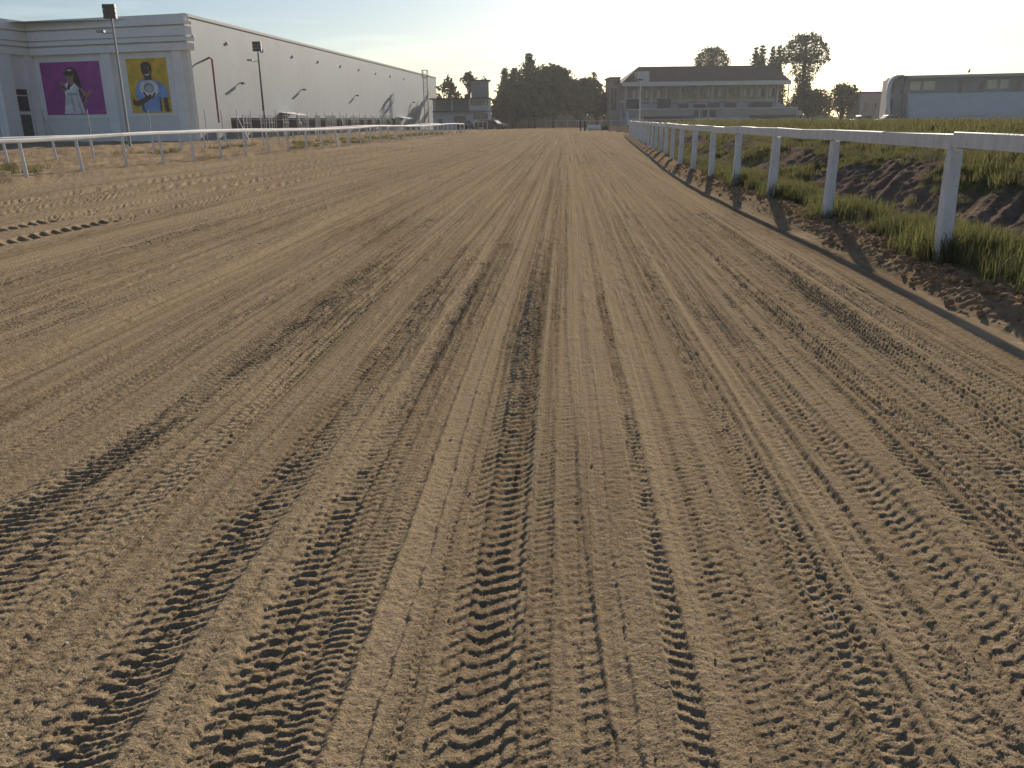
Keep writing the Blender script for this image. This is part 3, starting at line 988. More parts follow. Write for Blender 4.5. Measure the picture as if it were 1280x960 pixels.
    m.tube([WS.p(s, 0.0, z1 - 0.15), WS.p(s, 0.3, z1), WS.p(s, 0.55, z1 - 0.15), WS.p(s, 0.55, z0 - 0.6)], 0.085, 8)
    m.build('riser_pipe', M['red'], t)


warehouse()


def ell(cx, cy, rx, ry, n=20, rot=0.0):
    out = []
    for k in range(n):
        a = 2 * math.pi * k / n
        x, y = rx * math.cos(a), ry * math.sin(a)
        out.append((cx + x * math.cos(rot) - y * math.sin(rot), cy + x * math.sin(rot) + y * math.cos(rot)))
    return out


PM = {}
for k, c in dict(pink=(0.34, 0.04, 0.29), yellow=(0.66, 0.42, 0.015), skin=(0.36, 0.20, 0.16), brown=(0.075, 0.038, 0.026), hair=(0.03, 0.02, 0.025),
                 white=(0.75, 0.75, 0.76), blue=(0.20, 0.36, 0.68), grey=(0.45, 0.47, 0.50), denim=(0.05, 0.06, 0.10)).items():
    PM[k] = material('print_' + k, c, 0.5, 0.30, 1.1)
PK = list(PM)


def poster(label, px0, px1, py0, py1, bgc, shapes):
    s_r, z1 = WF.hit(px1, py0)
    s_l, z0 = WF.hit(px0 + 4, py1)
    n = 0.074
    t = thing('poster', label, 'poster', WF.p(s_r, n, z0))
    m = MB()
    m.box(s_r, s_l, n, n + 0.03, z0, z1, WF)
    m.build('panel', PM[bgc], t)
    m = MB()
    W, Hh = s_l - s_r, z1 - z0
    for i, (col, poly) in enumerate(shapes):
        m.cur = PK.index(col)
        pl = [(s_l - u * W, z0 + v * Hh) for u, v in poly]
        m.slab(pl, n + 0.032 + 0.003 * i, n + 0.034 + 0.003 * i, WF)
    m.build('printed_figure', [PM[k] for k in PK], t)


poster('pink poster of a person in a cap and white top on the warehouse front', 57, 124, 76, 144, 'pink', [
    ('hair', [(0.40, 0.80), (0.44, 0.88), (0.52, 0.90), (0.60, 0.86), (0.63, 0.76), (0.64, 0.62), (0.66, 0.48), (0.60, 0.50), (0.52, 0.66), (0.42, 0.72)]),
    ('skin', ell(0.47, 0.74, 0.075, 0.105)),
    ('skin', [(0.43, 0.66), (0.53, 0.66), (0.56, 0.55), (0.42, 0.55)]),
    ('white', [(0.36, 0.56), (0.42, 0.62), (0.47, 0.52), (0.54, 0.60), (0.60, 0.52), (0.60, 0.36), (0.66, 0.02), (0.30, 0.02), (0.36, 0.36)]),
    ('skin', [(0.30, 0.62), (0.34, 0.64), (0.40, 0.52), (0.40, 0.46), (0.34, 0.46), (0.29, 0.54)]),
    ('skin', [(0.60, 0.52), (0.66, 0.50), (0.73, 0.36), (0.70, 0.18), (0.64, 0.22), (0.66, 0.36)]),
    ('skin', [(0.68, 0.40), (0.78, 0.46), (0.82, 0.44), (0.72, 0.32)]),
    ('hair', [(0.37, 0.79), (0.44, 0.83), (0.56, 0.80), (0.55, 0.765), (0.40, 0.755)]),
    ('hair', [(0.40, 0.50), (0.46, 0.60), (0.48, 0.59), (0.44, 0.47)]),
    ('hair', [(0.59, 0.46), (0.63, 0.48), (0.66, 0.38), (0.63, 0.34)]),
    ('grey', [(0.40, 0.42), (0.56, 0.42), (0.57, 0.37), (0.40, 0.37)]),
    ('hair', [(0.405, 0.755), (0.455, 0.762), (0.45, 0.73), (0.41, 0.728)]),
    ('hair', [(0.475, 0.762), (0.53, 0.757), (0.525, 0.728), (0.48, 0.73)]),
    ('pink', [(0.44, 0.685), (0.47, 0.69), (0.50, 0.683), (0.47, 0.672)]),
    ('grey', [(0.44, 0.34), (0.47, 0.34), (0.50, 0.03), (0.47, 0.03)]),
    ('grey', [(0.55, 0.34), (0.57, 0.34), (0.62, 0.03), (0.59, 0.03)]),
    ('brown', [(0.30, 0.54), (0.33, 0.57), (0.40, 0.49), (0.40, 0.46)]),
    ('brown', [(0.64, 0.22), (0.67, 0.24), (0.70, 0.36), (0.67, 0.36)]),
    ('white', [(0.44, 0.845), (0.50, 0.86), (0.55, 0.845), (0.50, 0.835)]),
])
poster('yellow poster of a person in blue shirt and sunglasses holding a round white hat', 163, 207.5, 72, 141.5, 'yellow', [
    ('blue', [(0.14, 0.30), (0.20, 0.54), (0.34, 0.62), (0.60, 0.62), (0.86, 0.54), (0.98, 0.40), (0.96, 0.28), (0.78, 0.27), (0.76, 0.02), (0.24, 0.02), (0.26, 0.22)]),
    ('brown', [(0.42, 0.70), (0.60, 0.70), (0.60, 0.58), (0.42, 0.58)]),
    ('brown', ell(0.49, 0.79, 0.135, 0.125)),
    ('hair', [(0.36, 0.80), (0.36, 0.89), (0.44, 0.94), (0.56, 0.93), (0.62, 0.86), (0.62, 0.80), (0.55, 0.88), (0.42, 0.88)]),
    ('hair', [(0.37, 0.80), (0.61, 0.80), (0.59, 0.745), (0.51, 0.77), (0.47, 0.77), (0.40, 0.745)]),
    ('white', [(0.43, 0.715), (0.56, 0.715), (0.53, 0.69), (0.46, 0.69)]),
    ('white', ell(0.50, 0.45, 0.235, 0.165, 28)),
    ('hair', ell(0.50, 0.46, 0.125, 0.085, 24)),
    ('grey', ell(0.50, 0.455, 0.108, 0.072, 24)),
    ('brown', [(0.06, 0.28), (0.06, 0.16), (0.16, 0.12), (0.40, 0.20), (0.56, 0.28), (0.52, 0.35), (0.34, 0.28), (0.14, 0.22)]),
    ('hair', [(0.33, 0.37), (0.37, 0.39), (0.48, 0.27), (0.44, 0.26)]),
    ('hair', [(0.62, 0.38), (0.66, 0.37), (0.58, 0.26), (0.54, 0.28)]),
    ('brown', [(0.83, 0.27), (0.93, 0.28), (0.96, 0.02), (0.85, 0.02)]),
    ('denim', [(0.26, 0.22), (0.30, 0.24), (0.34, 0.03), (0.28, 0.03)]),
    ('denim', [(0.74, 0.30), (0.77, 0.28), (0.76, 0.03), (0.72, 0.03)]),
    ('denim', [(0.40, 0.625), (0.60, 0.625), (0.56, 0.605), (0.44, 0.605)]),
    ('skin', [(0.52, 0.83), (0.57, 0.84), (0.58, 0.81), (0.53, 0.81)]),
    ('skin', [(0.56, 0.76), (0.59, 0.77), (0.58, 0.71), (0.56, 0.71)]),
])


# ------------------------------------------------------------------ lamp poles, mast and wire fence on the left
def flood_pole(label, px, py_top, Y, r, mat, heads, lean=0.0, arm=True):
    p = at(px, py_top, Y)
    t = thing('floodlight_pole', label, 'floodlight', (p.x, p.y, 0))
    m = MB()
    m.tube([(p.x + lean, p.y, -0.4), (p.x, p.y, p.z)], [r * 1.3, r * 0.75], 10)
    m.build('pole', mat, t)
    for k in range(heads):
        m = MB()
        z = p.z + 0.12 + 0.30 * k
        m.slab([(p.x - 0.42, z), (p.x + 0.42, z), (p.x + 0.40, z + 0.27), (p.x - 0.40, z + 0.27)], p.y - 0.28, p.y - 0.02)
        m.box(p.x - 0.05, p.x + 0.05, p.y - 0.022, p.y + 0.06, z - 0.12, z + 0.27)
        m.build('lamp_head', M['darkgrey'], t)
    if arm:
        m = MB()
        z = p.z - 0.75
        m.tube([(p.x, p.y, z), (p.x - 0.75, p.y, z)], 0.035, 6)
        m.box(p.x - 1.1, p.x - 0.6, p.y - 0.15, p.y + 0.15, z + 0.03, z + 0.18)
        m.build('camera_arm', M['steel'], t)
    return t


flood_pole('tall pale floodlight pole standing before the pink and yellow posters', 140, 26, 60, 0.08, M['steel'], 3, 0.0)
flood_pole('dark floodlight pole standing before the grey side wall', 322.5, 66, 86, 0.09, M['black'], 3, 0.0)


def lattice_mast():
    a = at(531, 88, 168)
    t = thing('lattice_mast', 'slender steel lattice mast with a top platform at the warehouse end', 'mast', (a.x, a.y, 0))
    w = 0.38
    cs = [(a.x + sx * w, a.y + sy * w) for sx, sy in ((-1, -1), (1, -1), (1, 1), (-1, 1))]
    for c in cs:
        m = MB()
        m.tube([(c[0], c[1], -0.4), (c[0], c[1], a.z)], 0.05, 6)
        m.build('leg', M['steel'], t)
    m = MB()
    z, k = 0.0, 0
    while z < a.z - 1:
        for i in range(4):
            p, q = cs[i], cs[(i + 1) % 4]
            m.tube([(p[0], p[1], z), (q[0], q[1], z + 0.8)], 0.025, 4)
        z += 0.8
    m.build('bracing', M['steel'], t)
    m = MB()
    m.box(a.x - 0.62, a.x + 0.62, a.y - 0.62, a.y + 0.62, a.z, a.z + 0.07)
    for c in [(a.x + sx * 0.58, a.y + sy * 0.58) for sx in (-1, 1) for sy in (-1, 1)]:
        m.tube([(c[0], c[1], a.z - 1.2), (c[0], c[1], a.z)], 0.025, 5)
    m.box(a.x - 0.6, a.x + 0.6, a.y - 0.6, a.y + 0.6, a.z - 1.27, a.z - 1.2)
    m.build('platform', M['steel'], t)


lattice_mast()


def wire_fence():
    pts = [(-46, 50), (-39.5, 62), (-31, 64.5), (-24.3, 70), (-21, 100), (-17.5, 135)]
    t = thing('wire_fence', 'tall wire mesh fence on thin grey posts before the warehouse', 'fence', (pts[0][0], pts[0][1], 0))
    P = [Vector((x, y, 0)) for x, y in pts]
    tops = []
    for a, b in zip(P[:-1], P[1:]):
        n = max(1, int((b - a).length / 2.9))
        for i in range(n):
            q = a.lerp(b, i / n)
            m = MB()
            m.tube([(q.x, q.y, -0.4), (q.x, q.y, 2.6)], 0.032, 6)
            if i % 5 == 2:
                m.tube([(q.x + 1.1, q.y, -0.4), (q.x, q.y, 2.1)], 0.026, 6)
            m.build('post', M['steel'], t)
            tops.append(q.copy())
    m = MB()
    for z in (0.2, 1.0, 1.8, 2.5):
        m.tube([(q.x, q.y - 0.034, z) for q in tops], 0.004, 4)
    m.build('strand_wires', M['steel'], t)


wire_fence()


def cage(label, px, py, off, n, grp):
    s, _ = WS.hit(px, py)
    t = thing('equipment_cage', label, 'cage', WS.p(s, off, 0), grp)
    for k in range(n):
        a = s + k * 3.6 + 0.8 * math.sin(k * 2.1)
        m = MB()
        m.box(a, a + 1.5, off, off + 1.2, 0.9, 2.0, WS)
        m.build('condenser_unit', M['darkgrey'], t)
        m = MB()
        for e in (0.0, 0.75, 1.5):
            m.box(a + e - 0.03, a + e + 0.03, off + 1.202, off + 1.26, -0.4, 2.3, WS)
        for z in (0.85, 1.5, 2.25):
            m.box(a - 0.1, a + 1.6, off + 1.262, off + 1.30, z, z + 0.05, WS)
        m.build('cage_bars', M['steel'], t)


cage('fenced equipment units beside the red riser pipe', 283, 156, 0.5, 3, None)
cage('long row of fenced equipment units under the white awning', 335, 155, 0.5, 6, None)
cage('fenced equipment units midway along the grey wall past the white awning', 378, 155, 0.5, 7, None)
cage('fenced equipment units near the far end of the grey wall', 452, 156, 0.5, 6, None)
for px, py, Ln, lb in ((350, 144, 4.0, 'white sloping awning above the long row of equipment units'), (496, 148.5, 6.0, 'white sloping awning near the far end of the grey wall')):
    s, z = WS.hit(px, py)
    t = thing('awning', lb, 'awning', WS.p(s, 0, 0))
    m = MB()
    m.prism([(0.002, z + 0.25), (2.0, z - 0.05), (2.0, z + 0.03), (0.002, z + 0.33)], s, s + Ln, WS)
    m.build('canopy', M['white_rail'], t)
    for e in (0.1, Ln - 0.1):
        m = MB()
        m.tube([WS.p(s + e, 1.9, -0.4), WS.p(s + e, 1.9, z - 0.03)], 0.04, 6)
        m.build('leg', M['steel'], t)

# ------------------------------------------------------------------ judges' building
def control_building():
    Y = 165.0
    def X(zx): return at(520 + zx / 11.64, 130, Y).x
    def Z(zy): return at(575, 90 + zy / 11.64, Y).z
    t = thing('control_building', 'two storey white judges building with a grey tower on its roof', 'building', (X(240), Y, 0))
    z1, zr = Z(580), Z(395)
    m = MB(); m.box(X(240), X(1078), Y, Y + 8, -0.4, z1, ); m.build('lower_wall', M['cwhite'], t)
    m = MB(); m.box(X(236), X(1000), Y - 1.1, Y + 0.8, z1 + 0.002, z1 + 0.16); m.build('balcony_slab', M['slab'], t)
    m = MB(); m.box(X(1003), X(1082), Y - 0.25, Y + 0.8, z1 + 0.002, z1 + 0.12); m.build('floor_band', M['slab'], t)
    m = MB(); m.box(X(280), X(770), Y + 1.2, Y + 8, z1 + 0.004, zr); m.build('upper_wall', M['cgrey'], t)
    m = MB(); m.box(X(236), X(276), Y + 0.9, Y + 8, z1 + 0.004, zr); m.build('end_wall', M['cwhite'], t)
    for a, b in ((512, 530), (770, 800)):
        m = MB(); m.box(X(a), X(b), Y - 0.1, Y + 1.3, z1 + 0.162, zr); m.build('wing_wall', M['cwhite'], t)
    m = MB(); m.box(X(800), X(1076), Y + 0.002, Y + 8, z1 + 0.165, zr); m.build('judges_room_wall', M['cwhite'], t)
    for a, b in ((800, 840), (846, 915), (921, 1005), (1035, 1066)):
        m = MB(); m.box(X(a), X(b), Y - 0.06, Y, Z(490), Z(412)); w = m.build('window', M['glass'], t)
        m = MB(); m.box(X(a) - 0.03, X(b) + 0.03, Y - 0.12, Y - 0.062, Z(490) - 0.08, Z(490) - 0.002); m.build('sill', M['cwhite'], w)
    m = MB(); m.box(X(545), X(720), Y - 0.05, Y - 0.002, Z(757), Z(640)); w = m.build('window', M['glass'], t)
    m = MB()
    for q in np.linspace(X(548), X(717), 7):
        m.box(q - 0.03, q + 0.03, Y - 0.09, Y - 0.052, Z(757), Z(640))
    m.box(X(545), X(720), Y - 0.12, Y - 0.092, Z(700) - 0.03, Z(700) + 0.03)
    m.build('window_bars', M['darkgrey'], w)
    for a, b in ((828, 935), (945, 1060)):
        m = MB(); m.box(X(a), X(b), Y - 0.05, Y - 0.002, Z(690), Z(605)); m.build('window', M['glass'], t)
    m = MB(); m.box(X(315), X(372), Y - 0.05, Y - 0.002, -0.3, Z(680)); m.build('door', M['cgrey'], t)
    m = MB(); m.box(X(200), X(1100), Y - 1.3, Y + 8.4, zr + 0.002, zr + 0.18); m.build('roof', M['slab'], t)
    m = MB(); m.box(X(803), X(1058), Y + 1.0, Y + 5.0, zr + 0.182, Z(130)); m.build('tower_wall', M['cgrey'], t)
    m = MB(); m.box(X(775), X(1086), Y + 0.6, Y + 5.4, Z(130) + 0.002, Z(114)); m.build('tower_roof', M['slab'], t)
    m = MB()
    for q in (X(1064), X(1094)):
        m.tube([(q, Y + 0.2, zr + 0.182), (q, Y + 0.2, zr + 1.1)], 0.03, 5)
    m.tube([(X(1060), Y + 0.2, zr + 1.1), (X(1098), Y + 0.2, zr + 1.1)], 0.03, 5)
    m.build('roof_railing', M['steel'], t)
    m = MB(); m.tube([(X(905), Y + 2, Z(114)), (X(905), Y + 2, Z(60))], 0.04, 6); m.tube([(X(890), Y + 2, Z(72)), (X(930), Y + 2, Z(72))], 0.025, 5)
    m.build('antenna', M['steel'], t)
    m = MB(); m.box(X(1045), X(1090), Y - 0.2, Y + 0.1, -0.3, zr); m.build('corner_pillar', M['white_post'], t)
    # water tank: a thing of its own on the roof
    tk = thing('water_tank', 'dark square water tank on the judges building roof', 'tank', (X(740), Y + 2, zr + 0.19))
    m = MB(); m.box(X(702), X(790), Y + 1.2, Y + 2.6, zr + 0.185, Z(325)); m.build('tank_body', M['slab'], tk)
    m = MB(); m.box(X(725), X(768), Y + 1.6, Y + 2.2, Z(325) + 0.002, Z(312)); m.build('lid', M['darkgrey'], tk)


control_building()


def car(label, x, y, rot, paint, grp=None):
    t = thing('parked_car', label, 'car', (x, y, 0), grp)
    c, s = math.cos(rot), math.sin(rot)
    fr = Frame((x, y), (c, s))
    fr.n = Vector((-s, c, 0))
    prof = [(-2.15, 0.32), (-2.2, 0.62), (-2.1, 0.86), (-1.0, 0.98), (-0.98, 0.98), (1.55, 1.0), (2.05, 0.98), (2.18, 0.7), (2.12, 0.32)]
    m = MB(); m.slab(prof, -0.86, 0.86, fr); m.build('body', paint, t)
    # tapered cabin
    lo = [(-1.05, 0.98), (1.9, 0.995)]
    b0, b1, r0, r1, zt = -1.05, 1.95, -0.35, 1.5, 1.5
    vs = [fr.p(b0, -0.82, 0.985), fr.p(b1, -0.82, 0.985), fr.p(b1, 0.82, 0.985), fr.p(b0, 0.82, 0.985),
          fr.p(r0, -0.66, zt), fr.p(r1, -0.66, zt), fr.p(r1, 0.66, zt), fr.p(r0, 0.66, zt)]
    m = MB(); m.add(vs, [(0, 1, 5, 4), (2, 3, 7, 6), (3, 0, 4, 7), (1, 2, 6, 5), (3, 2, 1, 0), (4, 5, 6, 7)])
    m.build('window_glass', M['glass'], t)
    m = MB(); m.slab([(r0 - 0.02, zt + 0.002), (r1 + 0.03, zt + 0.002), (r1 - 0.1, zt + 0.06), (r0 + 0.15, zt + 0.06)], -0.67, 0.67, fr)
    m.build('roof', paint, t)
    for a in (-1.35, 1.35):
        for e in (-1, 1):
            m = MB(); m.tube([fr.p(a, e * 0.70, 0.33), fr.p(a, e * 0.90, 0.33)], 0.33, 14)
            w = m.build('wheel', M['tyre'], t)
            m = MB(); m.tube([fr.p(a, e * 0.902, 0.33), fr.p(a, e * 0.915, 0.33)], 0.2, 10); m.build('rim', M['steel'], w)
    for e in (-0.6, 0.6):
        m = MB(); m.box(-2.235, -2.17, e - 0.16, e + 0.16, 0.66, 0.78, fr); m.build('headlight', M['lamp'], t)


p = at(582, 158, 152); car('black parked car seen beside the barred window of the judges building', p.x, p.y, 2.1, M['car_black'])
p = at(603, 158, 156); car('dark parked car against the glazed corner of the judges building', p.x, p.y, 0.5, M['car_black'])
p = at(618, 158, 152); car('black parked car with a sunlit windscreen nearest the tree clump', p.x, p.y, math.pi - 0.5, M['car_black'])

# ------------------------------------------------------------------ foliage
def leaf_mesh(name, C, size, mat, parent, flat=0.0, seed=0):
    r = np.random.default_rng(seed)
    n = len(C)
    a = r.normal(size=(n, 3))
    a /= np.linalg.norm(a, axis=1)[:, None]
    b = r.normal(size=(n, 3))
    b[:, 2] *= (1 - flat)
    b = np.cross(a, b)
    b /= np.linalg.norm(b, axis=1)[:, None] + 1e-9
    s = (size * r.uniform(0.6, 1.4, n))[:, None]
    base = np.array(parent['_base'])
    v = np.stack([C + a * s, C + b * s * 0.62, C - a * s * 0.8 + b * s * 0.1, C - b * s * 0.55], 1).reshape(-1, 3) - base
    me = bpy.data.meshes.new(name)
    me.vertices.add(n * 4)
    me.vertices.foreach_set('co', v.astype(np.float32).reshape(-1))
    me.loops.add(n * 4)
    me.loops.foreach_set('vertex_index', np.arange(n * 4, dtype=np.int32))
    me.polygons.add(n)
    me.polygons.foreach_set('loop_start', np.arange(0, n * 4, 4, dtype=np.int32))
    me.polygons.foreach_set('loop_total', np.full(n, 4, np.int32))
    me.materials.append(mat)
    me.update(calc_edges=True)
    o = bpy.data.objects.new(name, me)
    COL.objects.link(o)
    o.parent = parent
    return o


def blob_points(blobs, dens, r):
    out = []
    for (cx, cy, cz, rx, ry, rz) in blobs:
        n = int(dens * (rx * ry + rx * rz + ry * rz))
        d = r.normal(size=(n, 3))
        d /= np.linalg.norm(d, axis=1)[:, None]
        rad = r.uniform(0.0, 1.0, n) ** 0.4
        rad = np.where(r.random(n) < 0.12, rad * r.uniform(1.0, 1.45, n), rad)
        rad = rad * (1 + 0.18 * np.sin(d[:, 0] * 7 + cx) * np.cos(d[:, 2] * 6 + cz))
        out.append(np.array([cx, cy, cz]) + d * rad[:, None] * np.array([rx, ry, rz]))
    return np.concatenate(out)


def broad_tree(label, px, py_top, Y, wpx, trunk_frac=0.3, mat='leaf_dark', seed=0, nb=14, dens=16, size=0.38, name='tree', shape=1.0, grp=None):
    """dome crowned tree: px centre, py_top, width in photo pixels at distance Y"""
    r = np.random.default_rng(seed + 100)
    p = at(px, py_top, Y)
    Hh = p.z
    W = wpx * Y / FPX
    t = thing(name, label, 'tree', (p.x, p.y, -0.35), grp)
    m = MB()
    zt = Hh * trunk_frac
    m.tube([(p.x, Y, -0.4), (p.x + 0.1, Y, zt * 0.6), (p.x - 0.1, Y, zt), (p.x, Y, Hh * 0.7)], [0.035 * Hh * 0.8, 0.026 * Hh, 0.022 * Hh, 0.05], 8)
    blobs = []
    cz, ch = (zt + Hh) / 2, (Hh - zt) / 2
    for k in range(nb):
        a = r.uniform(0, 2 * math.pi)
        q = r.uniform(0.15, 0.78)
        el = r.uniform(-0.6, 0.95)
        rr = math.sqrt(max(0.05, 1 - abs(el) ** (2 * shape)))
        bx, by, bz = p.x + math.cos(a) * rr * q * W / 2, Y + math.sin(a) * rr * q * W / 2, cz + el * ch * 0.72
        br = W * r.uniform(0.13, 0.21)
        blobs.append((bx, by, bz, br, br, br * 0.75))
        m.tube([(p.x, Y, zt * 0.85), ((p.x + bx) / 2, (Y + by) / 2, (zt + bz) / 2 + 0.2), (bx, by, bz)], [0.014 * Hh, 0.009 * Hh, 0.03], 5, cap=False)
    blobs.append((p.x, Y, Hh - W * 0.14, W * 0.16, W * 0.16, W * 0.14))
    m.build('trunk', M['bark'], t)
    leaf_mesh('crown', blob_points(blobs, dens, r), size, M[mat], t, seed=seed)
    return t


def conifer(label, px, py_top, Y, wpx, mat='leaf_con', seed=0, lobes=1, bare=0.12, name='conifer_tree', grp=None, dens=1.0):
    r = np.random.default_rng(seed + 300)
    p = at(px, py_top, Y)
    Hh = p.z
    W = wpx * Y / FPX
    t = thing(name, label, 'tree', (p.x, p.y, -0.35), grp)
    m = MB()
    m.tube([(p.x, Y, -0.4), (p.x, Y, Hh * 0.5), (p.x, Y, Hh - 0.3)], [0.022 * Hh, 0.015 * Hh, 0.04], 7)
    C = []
    z = Hh * bare
    while z < Hh - 0.2:
        f = 1 - (z - Hh * bare) / (Hh * (1 - bare))
        L = W / 2 * (f ** 0.68 * 0.96 + 0.03)
        nbr = 7
        a0 = r.uniform(0, 6.28)
        for k in range(nbr):
            a = a0 + 2 * math.pi * k / nbr + r.uniform(-0.25, 0.25)
            l = L * r.uniform(0.65, 1.1)
            ez = z + l * 0.22
            m.tube([(p.x, Y, z), (p.x + math.cos(a) * l, Y + math.sin(a) * l, ez)], [0.05, 0.02], 4, cap=False)
            n = max(5, int(l * 7 * dens))
            u = r.uniform(0.25, 1.05, n)
            q = np.stack([p.x + np.cos(a) * l * u, Y + np.sin(a) * l * u, z + l * 0.22 * u], 1) + r.normal(size=(n, 3)) * (0.12 + 0.2 * min(1.0, f * 2))
            C.append(q)
        z += max(0.45, Hh * 0.042)
    m.build('trunk', M['bark'], t)
    leaf_mesh('crown', np.concatenate(C), 0.34, M[mat], t, seed=seed)
    return t


def bunya(label, px, py_top, Y, wpx, crown_frac=0.5, seed=0, lower=True):
    """bunya pine: dome of long bare branches ending in tufts"""
    r = np.random.default_rng(seed + 500)
    p = at(px, py_top, Y)
    Hh = p.z
    W = wpx * Y / FPX
    t = thing('bunya_pine_tree', label, 'tree', (p.x, p.y, -0.35))
    m = MB()
    m.tube([(p.x, Y, -0.4), (p.x, Y, Hh * 0.5), (p.x, Y, Hh - 0.6)], [0.028 * Hh, 0.019 * Hh, 0.12], 9)
    C = []
    zc = Hh - W * 0.52                         # centre of the dome
    for k in range(135):
        zz = -0.22 + 1.16 * (k + 0.5) / 135
        aa = k * 2.39996 + r.uniform(-0.15, 0.15)
        d = np.array([math.cos(aa) * math.sqrt(1 - zz * zz), math.sin(aa) * math.sqrt(1 - zz * zz), zz])
        tip = np.array([p.x, Y, zc]) + d * np.array([W / 2, W / 2, W * 0.50]) * r.uniform(0.86, 1.02)
        z0 = min(Hh - 1.0, zc - W * 0.15 + (tip[2] - zc + W * 0.2) * 0.75)
        m.tube([(p.x, Y, z0), tuple((np.array([p.x, Y, z0]) + tip) / 2 + [0, 0, 0.15]), tuple(tip)], [0.07, 0.05, 0.03], 4, cap=False)
        n = 15
        q = tip + r.normal(size=(n, 3)) * np.array([0.30, 0.30, 0.22])
        C.append(q)
        if r.random() < 0.2:
            u = r.uniform(0.55, 0.9)
            C.append(np.array([p.x, Y, z0]) * (1 - u) + tip * u + r.normal(size=(9, 3)) * 0.3)
    # fuller top
    C.append(np.array([p.x, Y, Hh - W * 0.10]) + r.normal(size=(300, 3)) * np.array([W * 0.15, W * 0.15, W * 0.045]))
    if lower:
        z = Hh * 0.16
        while z < zc + W * 0.05:
            L = W * 0.36 * (0.75 + 0.35 * math.sin(z * 0.6))
            for k in range(9):
                a = r.uniform(0, 6.28)
                l = L * r.uniform(0.45, 1.1)
                tip = np.array([p.x + math.cos(a) * l, Y + math.sin(a) * l, z + 0.1 * l])
                m.tube([(p.x, Y, z), tuple(tip)], [0.06, 0.03], 4, cap=False)
                C.append(tip + r.normal(size=(12, 3)) * 0.36)
                C.append(np.array([p.x, Y, z]) * 0.45 + tip * 0.55 + r.normal(size=(7, 3)) * 0.4)
            z += 0.62
    m.build('trunk', M['bark'], t)
    leaf_mesh('crown', np.concatenate(C), 0.27, M['leaf_con'], t, seed=seed)
    return t


# behind the judges building
broad_tree('round bushy tree behind the judges building beside the warehouse end', 560, 95.5, 190, 31, 0.3, 'leaf_olive', 1, nb=16)
broad_tree('flat topped pine with a bare trunk behind the judges building', 586, 89.5, 195, 29, 0.62, 'leaf_con', 2, nb=11, dens=14)
broad_tree('low dark tree behind the left part of the judges building', 548, 116, 205, 26, 0.2, 'leaf_dark', 3, nb=10)
broad_tree('thin leafed pine top showing beside the judges tower', 605, 95, 205, 16, 0.62, 'leaf_con', 29, nb=7, dens=11)
# the big clump
conifer('tallest pointed conifer rising from the middle of the tree clump', 661, 65, 205, 46, seed=4, dens=1.7)
conifer('slim pointed conifer at the tower side of the tree clump', 631, 84, 205, 26, seed=5, dens=1.6)
conifer('middling conifer between the slim and the tallest conifers', 643, 84, 210, 40, seed=6, dens=1.6)
broad_tree('great domed tree at the heart of the tree clump', 692, 80.5, 200, 74, 0.1, 'leaf_dark', 7, nb=44, dens=14, size=0.5)
broad_tree('broad dark tree below the slim conifer in the clump', 640, 112, 196, 60, 0.1, 'leaf_dark', 8, nb=30, dens=15, size=0.48)
broad_tree('dense dark tree under the tallest conifer', 668, 106, 194, 60, 0.1, 'leaf_dark', 9, nb=30, dens=15, size=0.48)
broad_tree('domed tree on the grandstand side of the clump', 724, 98, 200, 70, 0.1, 'leaf_dark', 10, nb=34, dens=15, size=0.48)
broad_tree('low spreading tree ending the clump by the grandstand', 747, 112, 198, 48, 0.1, 'leaf_dark', 11, nb=24, dens=15, size=0.46)
broad_tree('tufted pine with a thin bare stem above the clump by the grandstand', 741, 90, 215, 16, 0.78, 'leaf_con', 12, nb=6, dens=12)
broad_tree('ragged pine top against the grandstand stair tower', 757, 105, 215, 13, 0.6, 'leaf_con', 13, nb=6, dens=10)
broad_tree('low tree under the clump at the judges building side', 622, 122, 200, 34, 0.12, 'leaf_dark', 14, nb=16, dens=15)
# behind the grandstand
bunya('domed bunya pine top showing above the grandstand roof', 891, 58.5, 245, 39, seed=15, lower=False)
for k, (px, py, w) in enumerate(((946, 57, 15), (954, 54.5, 15), (967, 56, 14), (975, 55.5, 15))):
    conifer(['first of four dark pointed conifers behind the grandstand roof, shortest', 'second of four pointed conifers behind the grandstand roof',
             'third pointed conifer behind the grandstand roof, past the gap', 'pointed conifer behind the roof nearest the big bunya pine'][k],
            px, py, 228, w * 1.7, seed=16 + k, dens=2.0, grp='conifers behind the grandstand')
bunya('big bunya pine with tufted dome standing free beside the grandstand', 1009, 40.5, 205, 53, seed=21)
broad_tree('dark bushy tree at the foot of the big bunya pine', 1012, 112, 208, 60, 0.15, 'leaf_dark', 22, nb=22, dens=14, size=0.45)
broad_tree('loose round tree between the bunya pine and the curved end stand', 1056, 102, 190, 48, 0.08, 'leaf_olive', 23, nb=30, dens=12, size=0.36)
broad_tree('low dark bush beside the small brown house', 1090, 126, 188, 26, 0.15, 'leaf_dark', 24, nb=10, dens=14)
broad_tree('small tree top peeking over the curved end stand roof', 1212, 86.5, 200, 11, 0.5, 'leaf_dark', 25, nb=6, dens=16)
broad_tree('low dark bush beside the grandstand stair rail', 985, 130, 186, 22, 0.15, 'leaf_dark', 26, nb=9, dens=14)

